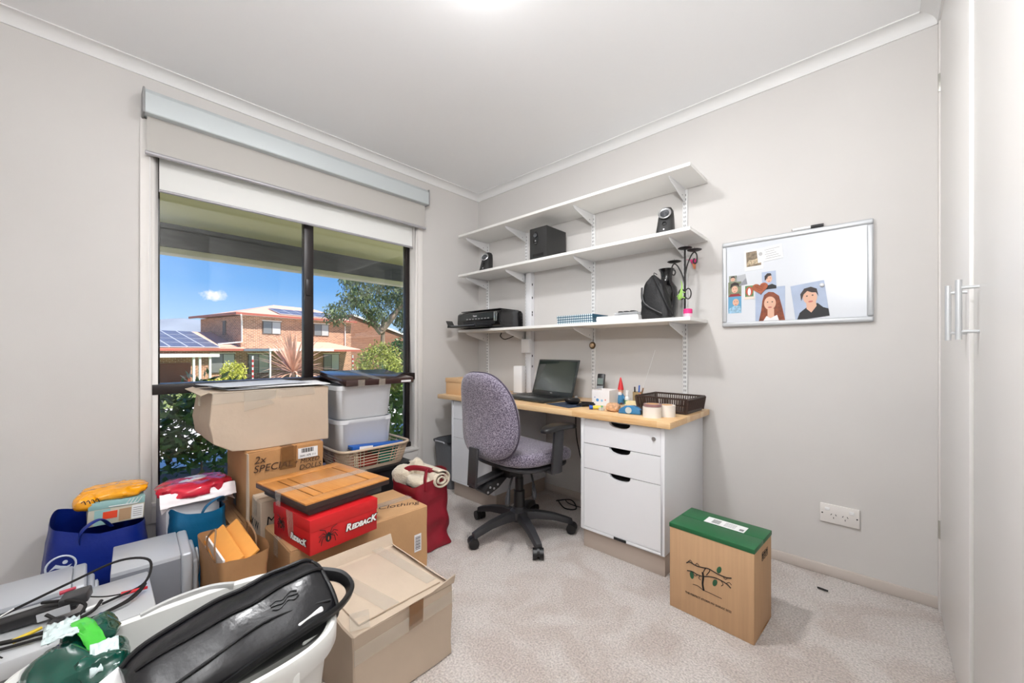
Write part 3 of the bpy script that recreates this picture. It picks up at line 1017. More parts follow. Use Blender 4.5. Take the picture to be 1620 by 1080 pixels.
# back bar, mechanism
bb_ = B()
bb_.prism([(-.035, -.335, .335), (-.035, -.322, .335), (-.035, -.308, .53), (-.035, -.322, .53)], (.07, 0, 0))
bb_.prism([(-.03, -.335, .335), (-.03, -.335, .35), (-.03, -.12, .385), (-.03, -.12, .37)], (.06, 0, 0))
bb_.build('back_bar', CHP, ch, bevel=.003)
mc = B()
mc.box(-.075, .075, -.14, .12, .352, .392)
mc.prism([(-.05, -.17, .36), (-.05, -.25, .345), (-.05, -.29, .31), (-.05, -.26, .285), (-.05, -.19, .31), (-.05, -.13, .352)], (.1, 0, 0))
mc.build('tilt_mechanism', BLACKP, ch, bevel=.004)
for y, z in ((-.25, .325), (-.2, .33), (-.265, .303), (-.225, .315)):
    B().cyl((.05, y, z), (.0525, y, z), .006, n=10).build('bolt', CHROME, ch, smooth=True)
for (p0, p1, p2) in (((.06, -.1, .36), (.13, -.19, .33), (.17, -.24, .265)), ((.07, .02, .36), (.15, -.04, .33), (.2, -.08, .265))):
    lv = B()
    lv.tube(spline([p0, p1, p2], 5), [.009] * 6 + [.014, .019, .023, .022, .015], 10, flat=.55)
    lv.build('lever', CHP, ch, smooth=True)
gs = B()
gs.lathe([(.031, .11), (.031, .24), (.024, .245), (.024, .31), (.02, .315), (.02, .36)], 20)
gs.build('gas_column', BLACKP, ch, smooth=True)
B().lathe([(.045, .075), (.055, .09), (.052, .125), (.036, .14), (.034, .15)], 24).build('hub', CHP, ch, smooth=True)
for k in range(5):
    a = R_(72 * k + 187 + 5)
    d = Vector((math.cos(a), math.sin(a), 0))
    n_ = Vector((-d.y, d.x, 0))
    lg = B()
    secs = []
    for t_, (r, zt, hh, w_) in enumerate(((.03, .128, .045, .030), (.10, .126, .040, .028), (.19, .112, .034, .024), (.26, .092, .032, .021), (.30, .077, .028, .019))):
        c_ = d * r
        secs.append([c_ + n_ * w_ + Vector((0, 0, zt - hh)), c_ + n_ * w_ * .75 + Vector((0, 0, zt)), c_ - n_ * w_ * .75 + Vector((0, 0, zt)), c_ - n_ * w_ + Vector((0, 0, zt - hh))])
    vs = [p for s_ in secs for p in s_]
    fs = [(0, 1, 2, 3), (16, 19, 18, 17)]
    for i in range(4):
        for j in range(4):
            j2 = (j + 1) % 4
            fs.append((i * 4 + j, i * 4 + j2, i * 4 + 4 + j2, i * 4 + 4 + j))
    lg.add(vs, fs)
    leg = lg.build('leg', CHP, ch, bevel=.004)
    cs_ = B()
    c0 = d * .285
    ax = (d * .35 + n_).normalized()
    back = Vector((ax.y, -ax.x, 0)) * .012
    for s_ in (-1, 1):
        cs_.cyl(c0 + back + ax * s_ * .006 + Vector((0, 0, .028)), c0 + back + ax * s_ * .027 + Vector((0, 0, .028)), .027, n=18)
    cs_.cyl(c0 + Vector((0, 0, .03)), c0 + Vector((0, 0, .07)), .009, n=10)
    cs_.cyl(c0 + back - ax * .006 + Vector((0, 0, .036)), c0 + back + ax * .006 + Vector((0, 0, .036)), .024, n=14)
    cs_.build('castor', BLACKP, leg, smooth=True)
for s_ in (1, -1):
    ar = B()
    ar.prism([(s_ * .255, -.02, .39), (s_ * .255, .055, .39), (s_ * .265, .06, .62), (s_ * .265, -.01, .62)], (s_ * .016, 0, 0))
    ar.box(*(sorted((s_ * .12, s_ * .27))), -.01, .05, .388, .402)
    arm = ar.build('arm_post', CHP, ch, bevel=.004)
    pad = B()
    def padf(u, v, s_=s_):
        a = u * 2 * math.pi
        ph = -math.pi / 2 + v * math.pi
        y = .125 * sg(math.sin(a), .7) * sg(math.cos(ph), .35)
        return (s_ * .27 + .04 * sg(math.cos(a), .7) * sg(math.cos(ph), .35), .03 + y, .634 + .015 * sg(math.sin(ph), .6) - .9 * y * y)
    pad.grid(padf, 36, 14, cu=True)
    pad.build('arm_pad', BLACKP, arm, smooth=True, angle=80)

# ------------------------------------------------------------------ waste bin
bn = thing('waste_bin', 'dark grey plastic waste bin between the window and the drawers', 'bin', (.165, -.40, 0))
BIN = mat('dark grey bin plastic', (104, 107, 112), .4)
def binf(u, v):
    prof = ((.80, .0), (.86, .12), (.95, .26), (1.0, .335), (1.06, .337), (1.06, .35), (1.0, .35), (.95, .27), (.80, .012))
    i = min(int(v * 8 + 1e-6), 8)
    k, z = prof[i]
    x, y = rrect(u, .115 * k, .125 * k, .45)
    return (x, y, z)
b_ = B(); b_.grid(binf, 40, 9, cu=True); b_.poly([(*rrect(i / 40, .115 * .8, .125 * .8, .45), .006) for i in range(40)])
b_.build('body', BIN, bn, smooth=True)
B().tube([(-.05, -.134, .345), (-.05, -.14, .352), (.05, -.14, .352), (.05, -.134, .345)], .005, 8).build('grip', mat('grey rim insert', (190, 192, 196), .4), bn, smooth=True)
ln_ = B()
ln_.grid(lambda u, v: (rrect(u, .122 + .004 * math.sin(u * 40), .133, .45)[0], rrect(u, .122, .133 + .004 * math.sin(u * 31), .45)[1], .354 - v * (.008 + .006 * (.5 + .5 * math.sin(u * 23)))), 60, 4, cu=True)
ln_.build('liner', mat('black bin liner', (40, 40, 44), .3), bn, smooth=True)

# ------------------------------------------------------------------ whiteboard and what hangs on it
wb = thing('whiteboard', 'framed whiteboard on the wall beside the shelves', 'whiteboard', (2.235, 0, 1.371))
w2, h2_ = .295, .222
WBF = mat('whiteboard frame', (196, 199, 202), .4, metal=.3)
B().box(-w2 + .01, w2 - .01, -.012, -.001, -h2_ + .01, h2_ - .01).build('board', mat('whiteboard enamel', (217, 221, 227), .22), wb)
for (a, b_, c_, d_) in ((-w2, w2, h2_ - .024, h2_), (-w2, w2, -h2_, -h2_ + .024), (-w2, -w2 + .022, -h2_ + .024, h2_ - .024), (w2 - .022, w2, -h2_ + .024, h2_ - .024)):
    B().box(a, b_, -.02, -.001, c_, d_).build('frame_rail', WBF, wb, bevel=.007, seg=3)
pn = thing('whiteboard_marker', 'white marker with black cap on top of the whiteboard', 'marker', (2.30, -.012, 1.6005))
B().cyl((-.055, 0, 0), (.015, 0, 0), .0065, n=14).build('barrel', PAPER, pn, smooth=True)
B().cyl((.015, 0, 0), (.062, 0, 0), .0078, n=14).build('cap', BLACKP, pn, smooth=True)
B().cyl((-.058, 0, 0), (-.054, 0, 0), .004, n=10).build('end_plug', BLACKP, pn, smooth=True)

SKIN = mat('printed skin', (224, 178, 152), .5)
YW = -.0125
def ell(cx, cz, rx, rz, n=20, a0=0, a1=360):
    return [(cx + rx * math.cos(R_(a0 + (a1 - a0) * i / n)), cz + rz * math.sin(R_(a0 + (a1 - a0) * i / n))) for i in range(n if a1 - a0 >= 360 else n + 1)]
def print_(name, label, cx, cz, w, h, rz, bg, layers, border=0, cat='photo', y=0):
    """a flat print: paper sheet with printed shapes in raised ink layers"""
    t = thing(name, label, cat, (cx, YW - y, cz), rot=(0, R_(-rz), 0))
    B().box(-w / 2, w / 2, -.0006, 0, -h / 2, h / 2).build('paper', PAPER if border else bg, t)
    if border:
        B().box(-w / 2 + border, w / 2 - border, -.0008, -.0005, -h / 2 + border * (1 if border < .008 else 2.2), h / 2 - border).build('print', bg, t)
    for i, (nm, m, pts) in enumerate(layers):
        y0 = -.0008 - .00025 * (i + 1)
        pts = [(max(-w / 2, min(w / 2, a * w)), max(-h / 2, min(h / 2, b_ * h))) for a, b_ in pts]
        B().prism([(a, y0, b_) for a, b_ in pts], (0, .0002, 0)).build(nm, m, t)
    return t
PBL = mat('print pale blue', (170, 184, 208), .45, var=.06, vs=20)
HAIRR = mat('print auburn hair', (132, 64, 34), .5, var=.3, vs=60)
HAIRD = mat('print dark hair', (44, 30, 26), .5)
SHW = mat('print white shirt', (238, 236, 238), .5)
SHB = mat('print black hoodie', (26, 26, 30), .5)
LIP = mat('print lips', (190, 100, 96), .5)
EYE = mat('print eyes', (58, 44, 40), .5)
def face(cx, cz, r, hair=None, asp=1.25):
    L = [('face', SKIN, ell(cx, cz, r, r * asp))]
    for s_ in (-1, 1):
        L.append(('eye', EYE, ell(cx + s_ * r * .4, cz + r * .18, r * .14, r * .08, 10)))
    L.append(('mouth', LIP, ell(cx, cz - r * .62, r * .34, r * .1, 12)))
    return L
print_('portrait_photo', 'school portrait photo of a person with long auburn hair in white top', 2.154, 1.256, .124, .165, 0, PBL,
       [('hair', HAIRR, [(-.38, -.5), (-.3, -.2), (-.26, .1), (-.2, .28), (-.05, .36), (.12, .34), (.3, .22), (.4, -.1), (.5, -.5)]),
        ('shirt', SHW, [(-.22, -.5), (-.12, -.36), (.08, -.40), (.24, -.34), (.3, -.5)]), ('neck', SKIN, [(-.08, -.38), (.02, -.43), (.14, -.38), (.14, -.15), (-.08, -.15)])] + face(.0, .02, .2, asp=1.0)
       + [('fringe', HAIRR, [(-.24, .1), (-.2, .26), (0, .36), (.2, .28), (.3, .1), (.16, .2), (.02, .26), (-.14, .2)])])
print_('portrait_photo', 'tilted school portrait photo of a person with dark hair in black hoodie', 2.31, 1.258, .127, .166, 7, PBL,
       [('hoodie', SHB, [(-.46, -.5), (-.34, -.3), (-.16, -.2), (.02, -.12), (.22, -.1), (.36, -.24), (.5, -.3), (.5, -.5)]), ('neck', SKIN, [(-.12, -.22), (0, -.34), (.18, -.18), (.18, 0), (-.1, 0)])]
       + face(.03, .10, .21, asp=1.0) + [('hair', HAIRD, [(-.24, .02), (-.24, .22), (-.1, .36), (.1, .38), (.26, .3), (.28, .08), (.22, .2), (.1, .22), (-.02, .28), (-.14, .2), (-.2, .1)])], y=.0004)
print_('small_portrait', 'small portrait photo of a person in black behind the wooden heart', 2.150, 1.373, .059, .088, 2, PBL,
       [('top', SHB, [(-.3, -.5), (-.1, -.28), (.2, -.22), (.5, -.34), (.5, -.5)])] + face(0, .08, .22, asp=.95) + [('hair', HAIRD, [(-.3, .0), (-.3, .26), (-.1, .4), (.14, .38), (.2, .26), (-.06, .22), (-.2, .06)])])
print_('baby_photo', 'small blue photo of a baby at lower left of whiteboard', 1.999, 1.264, .061, .088, 0, mat('print sea blue', (98, 160, 196), .5),
       [('clothes', mat('print pale blue clothes', (150, 190, 214), .5, var=.3, vs=80), [(-.5, -.5), (-.4, -.2), (0, -.05), (.4, -.1), (.5, -.3), (.5, -.5)])] + face(.08, .14, .24, asp=.85))
print_('child_photo', 'small photo of a smiling person above the blue baby photo', 1.999, 1.345, .061, .076, 0, mat('print olive green', (120, 128, 100), .5, var=.3, vs=60),
       [('shirt', mat('print red shirt', (146, 40, 44), .5), [(-.5, -.5), (-.3, -.32), (.3, -.32), (.5, -.5)])] + face(0, -.02, .24, asp=1.0) + [('hair', HAIRD, [(-.34, .08), (-.3, .36), (0, .48), (.3, .38), (.34, .1), (.2, .24), (-.1, .26)])], y=.0003)
print_('tiny_photo', 'tiny portrait photo at the top of the left photo column', 1.990, 1.396, .036, .04, 0, mat('print grey green', (146, 152, 136), .5), face(0, 0, .28, asp=.9) + [('hair', HAIRD, [(-.32, .1), (-.2, .42), (.2, .42), (.32, .1), (.1, .24), (-.2, .22)])])
print_('grey_card', 'small grey folded card beside the tiny portrait', 2.030, 1.388, .044, .054, 10, mat('print silver grey', (176, 178, 182), .4), [('shade', mat('print mid grey', (140, 142, 148), .4), [(-.5, -.5), (.5, -.5), (.5, .1)])], cat='card')
print_('festive_card', 'small green and red festive card beside the wooden heart', 2.065, 1.323, .044, .072, 0, mat('print leaf green', (92, 130, 84), .5, var=.4, vs=90), [('arch', mat('print orange red', (186, 74, 48), .5), ell(0, .06, .36, .32)), ('figure', SHW, ell(0, .02, .16, .26)), ('base', mat('print cream', (232, 214, 200), .5), [(-.5, -.5), (.5, -.5), (.5, -.32), (-.5, -.32)])], border=.003, cat='card')
print_('sepia_photo', 'instant photo of people in sepia tones pinned at the top', 2.084, 1.485, .082, .104, 2, mat('print sepia', (128, 112, 90), .5, var=.6, vs=60), [('crowd', mat('print sepia light', (186, 168, 138), .5, var=.5, vs=120), [(-.36, -.1), (-.2, .02), (0, 0), (.2, .04), (.36, -.02), (.36, -.22), (-.36, -.22)])], border=.009)
cdp = print_('business_card', 'white printed card overlapping the sepia photo', 2.153, 1.506, .106, .07, 6, PAPER, [('emblem', mat('print pale grey', (186, 186, 186), .5), ell(-.36, .1, .08, .14))], cat='card', y=.0012)
for i in range(5):
    B().box(-.02 + (i % 2) * .004, .044 - (i * 7 % 4) * .008, -.0012, -.0009, .02 - i * .011, .022 - i * .011).build('text_line', mat('print text grey', (150, 150, 152), .6), cdp)
ht = thing('wooden_heart', 'brown wooden heart with dark writing on the whiteboard', 'heart', (2.113, YW - .002, 1.338), rot=(0, R_(-6), 0))
hp = []
for i in range(28):
    a = 2 * math.pi * i / 28
    hp.append((.034 * math.sin(a) ** 3, (.026 * math.cos(a) - .010 * math.cos(2 * a) - .004 * math.cos(3 * a) - .002 * math.cos(4 * a)) ))
B().prism([(a, -.004, b_) for a, b_ in hp], (0, .004, 0)).build('plaque', mat('warm brown wood', (172, 92, 58), .6, var=.12, vs=30), ht)
for i in range(4):
    B().box(-.022 + i * .004, .022 - i * .004, -.0046, -.0039, .012 - i * .008, .014 - i * .008).build('text_line', mat('burnt writing', (92, 42, 26), .7), ht)
mg = thing('round_magnet', 'round silver magnet on the tilted portrait', 'magnet', (2.356, YW - .002, 1.325))
B().lathe([(.009, 0), (.009, .005), (.006, .008), (.001, .009)], 20, M=Matrix.Rotation(R_(90), 4, 'X')).build('cap', mat('pearl magnet', (226, 228, 230), .2, metal=.3), mg, smooth=True)

# ------------------------------------------------------------------ power point
gp = thing('power_outlet', 'white double power outlet low on the back wall', 'power outlet', (2.4165, 0, .284))
B().box(-.069, .069, -.010, -.0005, -.042, .042).build('plate', TRIMW, gp, bevel=.004)
for s_ in (-1, 1):
    for (dx, dz, an) in ((-.008, .004, 30), (.008, .004, -30), (0, -.010, 0)):
        B().cbox((0, 0, 0), (.0022, .0012, .0072), Matrix.Translation((s_ * .02 + dx, -.0105, -.006 + dz)) @ Matrix.Rotation(R_(an), 4, 'Y')).build('socket_slot', DARK, gp)
    B().box(s_ * .042 - .0085, s_ * .042 + .0085, -.014, -.009, .014, .027).build('rocker_switch', PAPER, gp, bevel=.0015)
    B().cyl((s_ * .06, -.0098, -.001), (s_ * .06, -.0112, -.001), .003, n=10).build('screw', DARK, gp)
tag(B().cyl((-.018, 0, 0), (.018, .002, 0), .004, n=8).build('black_scrap', BLACKP, loc=(2.37, -.17, .006), rot=(0, 0, R_(-8)), smooth=True), 'tiny black scrap lying on the carpet near the skirting', 'scrap')

# ------------------------------------------------------------------ things on the shelves
Z1, Z2, Z3, ZD = 1.955, 1.638, 1.193, .708
SPKB = mat('charcoal speaker plastic', (44, 44, 44), .5)
RING = mat('silver speaker ring', (196, 198, 200), .25, metal=.8)
CONE = mat('dark grey cone', (70, 72, 76), .5)
def desk_speaker(x, y, rz, lab):
    t = thing('satellite_speaker', lab, 'speaker', (x, y, Z2), rz, group='small black satellite speakers')
    b = B()
    secs = []
    for (z, w, d) in ((0, .046, .045), (.05, .041, .040), (.10, .037, .034), (.13, .033, .028), (.145, .024, .02), (.150, .012, .010)):
        yo = z * .22
        secs.append([(rrect(i / 28, w, d, .55)[0], rrect(i / 28, w, d, .55)[1] + yo, z) for i in range(28)])
    vs = [p for s_ in secs for p in s_]
    fs = [tuple(range(27, -1, -1)), tuple(range(140, 168))]
    for i in range(5):
        for k in range(28):
            fs.append((i * 28 + k, i * 28 + (k + 1) % 28, i * 28 + 28 + (k + 1) % 28, i * 28 + 28 + k))
    b.add(vs, fs)
    b.build('cabinet', SPKB, t, smooth=True, angle=50)
    M = Matrix.Translation((0, -.0165, .103)) @ Matrix.Rotation(R_(90 - 22), 4, 'X')
    B().lathe([(.022, .0), (.032, .002), (.033, .006), (.029, .009), (.023, .006)], 28, M=M, cap=False).build('ring', RING, t, smooth=True)
    B().lathe([(.0215, .006), (.012, .002), (.008, .005), (.001, .007)], 24, M=M, cap=False).build('cone', CONE, t, smooth=True)
    M2 = Matrix.Translation((0, -.0300, .048)) @ Matrix.Rotation(R_(90 - 14), 4, 'X')
    B().lathe([(.010, 0), (.011, .003), (.009, .004), (.007, -.002), (.001, -.003)], 18, M=M2, cap=False).build('knob', BLACKG, t, smooth=True)
    B().cyl((0, -.0425, .016), (0, -.044, .016), .004, n=10).build('badge', RING, t)
    return t
desk_speaker(.345, -.235, 14, 'small black speaker with silver ring at the window end of middle shelf')
desk_speaker(1.725, -.235, 10, 'small black speaker with silver ring at the whiteboard end of middle shelf')

sb_ = thing('subwoofer', 'square black subwoofer box on the middle shelf', 'speaker', (.88, -.16, Z2))
B().box(-.073, .073, -.10, .12, .004, .216).build('cabinet', SPKB, sb_, bevel=.003)
for x in (-.05, .05):
    B().box(x - .012, x + .012, -.08, .10, 0, .005).build('foot', BLACKP, sb_)
sp = B()
sp.prism([(ell(0, .145, .022, .046)[i][0] - .02, -.1015, ell(0, .145, .022, .046)[i][1]) for i in range(20)], (0, .002, 0))
sp.build('control_panel', BLACKG, sb_)
B().lathe([(.012, 0), (.014, .004), (.010, .006), (.006, .002), (.001, .001)], 20, M=Matrix.Translation((-.02, -.1015, .165)) @ Matrix.Rotation(R_(90), 4, 'X'), cap=False).build('volume_knob', CONE, sb_, smooth=True)
B().lathe([(.006, 0), (.006, .002), (.001, .0025)], 14, M=Matrix.Translation((-.02, -.1015, .128)) @ Matrix.Rotation(R_(90), 4, 'X')).build('badge', RING, sb_, smooth=True)
text('lettering', 'Logitech', .007, RING, sb_, (-.02, -.1022, .112), ROT_NY)
B().box(-.045, .045, -.1012, -.0998, .022, .04).build('port', BLACKG, sb_)

pr = thing('printer', 'black inkjet printer with open paper tray on the lowest shelf', 'printer', (.315, -.165, Z3))
b = B()
b.prism([(-.24, -.125, .02), (-.24, -.135, .05), (-.24, -.13, .118), (-.24, -.11, .134), (-.24, .10, .140), (-.24, .125, .12), (-.24, .125, .006), (-.24, -.08, .006)], (.48, 0, 0))
b.build('body', BLACKG, pr, bevel=.008)
B().box(-.22, .22, -.11, .10, .1385, .1455).build('scanner_lid', mat('dark printer lid', (36, 36, 38), .2), pr, bevel=.004)
B().box(-.205, .185, -.139, -.130, .068, .118).build('front_panel', mat('dark grey gloss panel', (50, 54, 54), .15), pr, bevel=.003)
B().box(-.16, .19, -.1375, -.128, .03, .062).build('paper_slot', DARK, pr)
B().box(.185, .215, -.141, -.13, .05, .12).build('side_trim', mat('bright silver trim', (180, 186, 184), .15, metal=.9), pr, bevel=.004)
text('lettering', 'Canon', .016, mat('pale print', (220, 220, 220), .5), pr, (-.02, -.1395, .099), ROT_NY, offset=.0004)
bt = B()
for i in range(8):
    bt.box(-.12 + i * .034, -.10 + i * .034, -.1400, -.1385, .073, .080)
o_ = bt.build('buttons', GREYP, pr); o_['kind'] = 'stuff'
b = B()
b.box(-.17, .15, -.285, -.125, .010, .018)
b.box(-.17, -.155, -.285, -.125, .010, .030).box(.135, .15, -.285, -.125, .010, .030)
tr_ = b.build('paper_tray', mat('black tray plastic', (36, 37, 40), .3), pr, bevel=.002)
B().box(-.15, .13, -.27, -.13, .0185, .0215).build('tray_paper', mat('grey sheet', (150, 154, 160), .3), tr_)
B().prism([(-.20, -.26, .03), (-.20, -.20, .03), (-.235, -.19, .062), (-.235, -.25, .062)], (.004, 0, .004)).build('tray_flap', BLACKG, tr_)
B().tube(spline([(.0, .125, .03), (-.02, .157, .0), (-.03, .157, -.025), (.0, .12, -.05), (.07, .10, -.075), (.15, .12, -.05), (.2, .14, -.03)], 8), .0035, 8).build('power_cord', INK, pr, smooth=True)

TEALB = mat('polka dot teal card', (34, 84, 108), .6)
def dots(m):
    t = m.node_tree
    p = t.nodes['Principled BSDF']
    tc = [n for n in t.nodes if n.type == 'TEX_COORD'][0]
    mp = t.nodes.new('ShaderNodeMapping'); mp.inputs['Scale'].default_value = (72, 72, 72)
    sp = t.nodes.new('ShaderNodeSeparateXYZ'); cb = t.nodes.new('ShaderNodeCombineXYZ'); ad = t.nodes.new('ShaderNodeMath'); ad.operation = 'ADD'
    t.links.new(tc.outputs['Object'], sp.inputs[0]); t.links.new(sp.outputs['Y'], ad.inputs[0]); t.links.new(sp.outputs['Z'], ad.inputs[1])
    t.links.new(sp.outputs['X'], cb.inputs['X']); t.links.new(ad.outputs[0], cb.inputs['Y'])
    t.links.new(cb.outputs[0], mp.inputs[0])
    v = t.nodes.new('ShaderNodeTexVoronoi'); v.voronoi_dimensions = '2D'; v.inputs['Scale'].default_value = 1; v.inputs['Randomness'].default_value = 0
    t.links.new(mp.outputs[0], v.inputs['Vector'])
    r = t.nodes.new('ShaderNodeValToRGB'); r.color_ramp.interpolation = 'CONSTANT'
    r.color_ramp.elements[0].color = lin(214, 226, 230); r.color_ramp.elements[1].color = lin(34, 84, 108); r.color_ramp.elements[1].position = .36
    t.links.new(v.outputs['Distance'], r.inputs[0]); t.links.new(r.outputs[0], p.inputs['Base Color'])
dots(TEALB)
gb = thing('polka_dot_box', 'flat teal box with white polka dots on the lowest shelf', 'box', (1.172, -.175, Z3))
B().box(-.13, .13, -.09, .09, .0, .05).build('body', TEALB, gb, bevel=.002)
B().box(-.132, .132, -.092, .092, .032, .054).build('lid', TEALB, gb, bevel=.002)
ps = thing('paper_stack', 'white paper pad beside the polka dot box', 'paper', (1.462, -.175, Z3))
for i in range(4):
    B().box(-.13 + rnd.uniform(-.003, .003), .13 + rnd.uniform(-.003, .003), -.092, .09, i * .008, i * .008 + .0074).build('pad', PAPER, ps, rot=(0, 0, R_(rnd.uniform(-1.2, 1.2))))
cs2 = thing('blister_pack', 'clear plastic pack with dark clips on the paper pad', 'packaging', (1.49, -.17, Z3 + .0322))
B().box(-.07, .07, -.05, .05, 0, .022).build('shell', mat('clear plastic', (225, 228, 230), .1, alpha=.4), cs2, bevel=.005)
for x in (-.045, -.01, .03):
    B().box(x - .012, x + .012, -.03, .02, .002, .03).build('clip', BLACKP, cs2, bevel=.003)

bgb = thing('black_sling_bag', 'black fabric sling bag leaning on the vase', 'bag', (1.668, -.20, Z3), -4)
FABK = mat('black nylon', (22, 22, 24), .6, bump=.2, bs=120)
def slingf(u, v):
    x, y = rrect(u, .5, .5, .5)
    prof = ((0, .158, .085), (.03, .165, .088), (.10, .148, .076), (.17, .12, .06), (.215, .085, .045), (.236, .04, .028), (.25, .012, .012))
    i = v * 6
    k = min(int(i), 5)
    f_ = i - k
    z, w, d = [prof[k][j] + (prof[k + 1][j] - prof[k][j]) * f_ for j in range(3)]
    return (x * w - z * .14 + .006 * nz((x, y, z), 22, 3), y * d + z * .1 + .004 * nz((x, z, y), 25, 8), z)
B().grid(slingf, 40, 25, cu=True).build('pouch', FABK, bgb, smooth=True, angle=70)
B().tube(spline([(-.02, -.012, .235), (.03, -.035, .15), (.075, -.04, .06), (.10, -.03, .012), (.06, -.048, .006)], 6), .007, 8, flat=.35).build('strap', BLACKP, bgb, smooth=True)
B().tube(spline([(-.075, -.03, .18), (-.05, -.055, .09), (.05, -.055, .025)], 6), .006, 8, flat=.35).build('strap', BLACKP, bgb, smooth=True)
B().tube(spline([(-.03, .02, .245), (-.03, .02, .262), (-.012, .02, .25)], 5), .002, 6).build('loop', INK, bgb)
vs_ = thing('vase', 'tall glossy black vase behind the sling bag', 'vase', (1.672, -.085, Z3))
B().lathe([(.036, 0), (.045, .02), (.056, .09), (.060, .15), (.056, .185), (.040, .208), (.031, .222), (.030, .25), (.034, .275), (.043, .292), (.040, .293), (.028, .27), (.026, .23)], 36, cap=False).build('body', BLACKG, vs_, smooth=True, angle=60)

WIRON = mat('black wrought iron', (30, 27, 27), .5)
ck = thing('candelabra', 'black wrought iron candle holder with three plates and scrolls', 'candle holder', (1.79, -.135, Z3))
B().lathe([(.001, .008), (.05, .006), (.055, 0)], 28).build('base', WIRON, ck, smooth=True)
B().cyl((0, 0, .005), (0, 0, .375), .0055, n=10).build('stem', WIRON, ck, smooth=True)
def plate(x, y, z):
    B().lathe([(.001, 0), (.028, .002), (.036, .006), (.034, .008), (.001, .004)], 26, c=(x, y, z)).build('plate', WIRON, ck, smooth=True)
    B().cyl((x, y, z + .004), (x, y, z + .022), .0016, .0004, n=6).build('spike', WIRON, ck)
plate(0, 0, .374); plate(.052, -.012, .353); plate(-.052, -.012, .308)
for (s_, zt) in ((1, .352), (-1, .306)):
    pts = [(0, 0, zt - .12), (s_ * .012, -.004, zt - .07), (s_ * .034, -.009, zt - .02), (s_ * .052, -.012, zt - .004)]
    pts += [(s_ * .064, -.013, zt - .022), (s_ * .064, -.013, zt - .055), (s_ * .053, -.012, zt - .064), (s_ * .046, -.012, zt - .05), (s_ * .052, -.012, zt - .036)]
    B().tube(spline(pts, 6), .0036, 8).build('scroll_arm', WIRON, ck, smooth=True)
for s_ in (-1, 1):
    B().tube([(s_ * .017 + .015 * math.cos(R_(a)), -.002, .135 + .028 * math.sin(R_(a))) for a in range(-140, 190, 22)], .003, 7).build('scroll', WIRON, ck, smooth=True)
gk = thing('green_lizard_ornament', 'small lime green ornament hooked on the candle holder', 'ornament', (1.776, -.147, Z3 + .135))
LIME = mat('lime enamel', (160, 206, 104), .5)
B().tube(spline([(-.014, 0, -.028), (-.004, -.003, -.01), (0, -.003, .015), (.004, -.003, .04), (.0, 0, .062), (-.004, 0, .072)], 5), [.008, .010, .012, .013, .013, .012, .012, .011, .010, .009, .008, .007, .006, .005, .005, .004, .004, .004, .003, .003, .003, .002, .002, .002, .002, .002][:26], 8, flat=.5).build('body', LIME, gk, smooth=True)
for (a, b_) in (((.0, -.01), (.018, -.024)), ((0, .012), (.02, .006)), ((-.008, .0), (-.022, -.012))):
    B().tube([(a[0], -.004, a[1]), (b_[0], -.004, b_[1])], .003, 6).build('limb', LIME, gk)
pb = thing('pink_bow', 'small pink and orange paper bow tucked behind the candle plates', 'bow', (1.80, -.035, 1.50))
PINK = mat('hot pink', (226, 52, 128), .5)
B().prism([(-.02, 0, .03), (.022, 0, .03), (.014, 0, .006), (-.008, 0, .006)], (0, .004, 0)).build('wing', PINK, pb)
B().prism([(-.006, 0, .006), (.013, 0, .006), (.010, 0, -.025), (.0, 0, -.022)], (0, .004, 0)).build('tail', mat('coral', (226, 140, 96), .6), pb)
B().tube([(-.02, 0, .03), (-.035, 0, .034)], .0015, 5).build('tie', PINK, pb)
pj = thing('pink_jar', 'small pink lidded jar beside the candle holder', 'jar', (1.832, -.215, Z3))
B().lathe([(.018, 0), (.02, .004), (.02, .026)], 22).build('body', mat('pale pink pot', (236, 200, 214), .3), pj, smooth=True)
B().lathe([(.0215, .022), (.0215, .042), (.018, .046)], 22).build('lid', PINK, pj, smooth=True)

# ------------------------------------------------------------------ things on the desk
SBX = mat('kraft shoe box', (226, 186, 140), .75, var=.03, vs=12)
kb = thing('kraft_box', 'kraft cardboard shoe box at the window end of the desk', 'box', (.355, -.39, ZD), 0)
B().box(-.15, .15, -.12, .12, 0, .105).build('body', SBX, kb, bevel=.001)
B().box(-.153, .153, -.123, .123, .088, .118).build('lid', SBX, kb, bevel=.001)
rt = thing('router', 'upright white router behind the laptop', 'router', (.585, -.115, ZD), 12)
B().box(-.036, .036, -.03, .03, .006, .205).build('housing', mat('white router plastic', (240, 240, 240), .3), rt, bevel=.003)
B().box(-.04, .04, -.036, .036, 0, .008).build('foot', GREYP, rt, bevel=.002)
dp_ = thing('desk_phone_base', 'small white handset base between shoe box and router', 'phone base', (.56, -.30, ZD), 15)
B().prism([(-.035, -.05, 0), (-.035, .05, 0), (-.035, .05, .045), (-.035, -.03, .018), (-.035, -.05, .012)], (.07, 0, 0)).build('body', METALW, dp_, bevel=.004)
B().prism([(-.02, -.02, .0235), (-.02, .035, .0435), (-.02, .035, .0445), (-.02, -.02, .0245)], (.04, 0, 0)).build('display', mat('grey lcd', (120, 134, 130), .2), dp_)

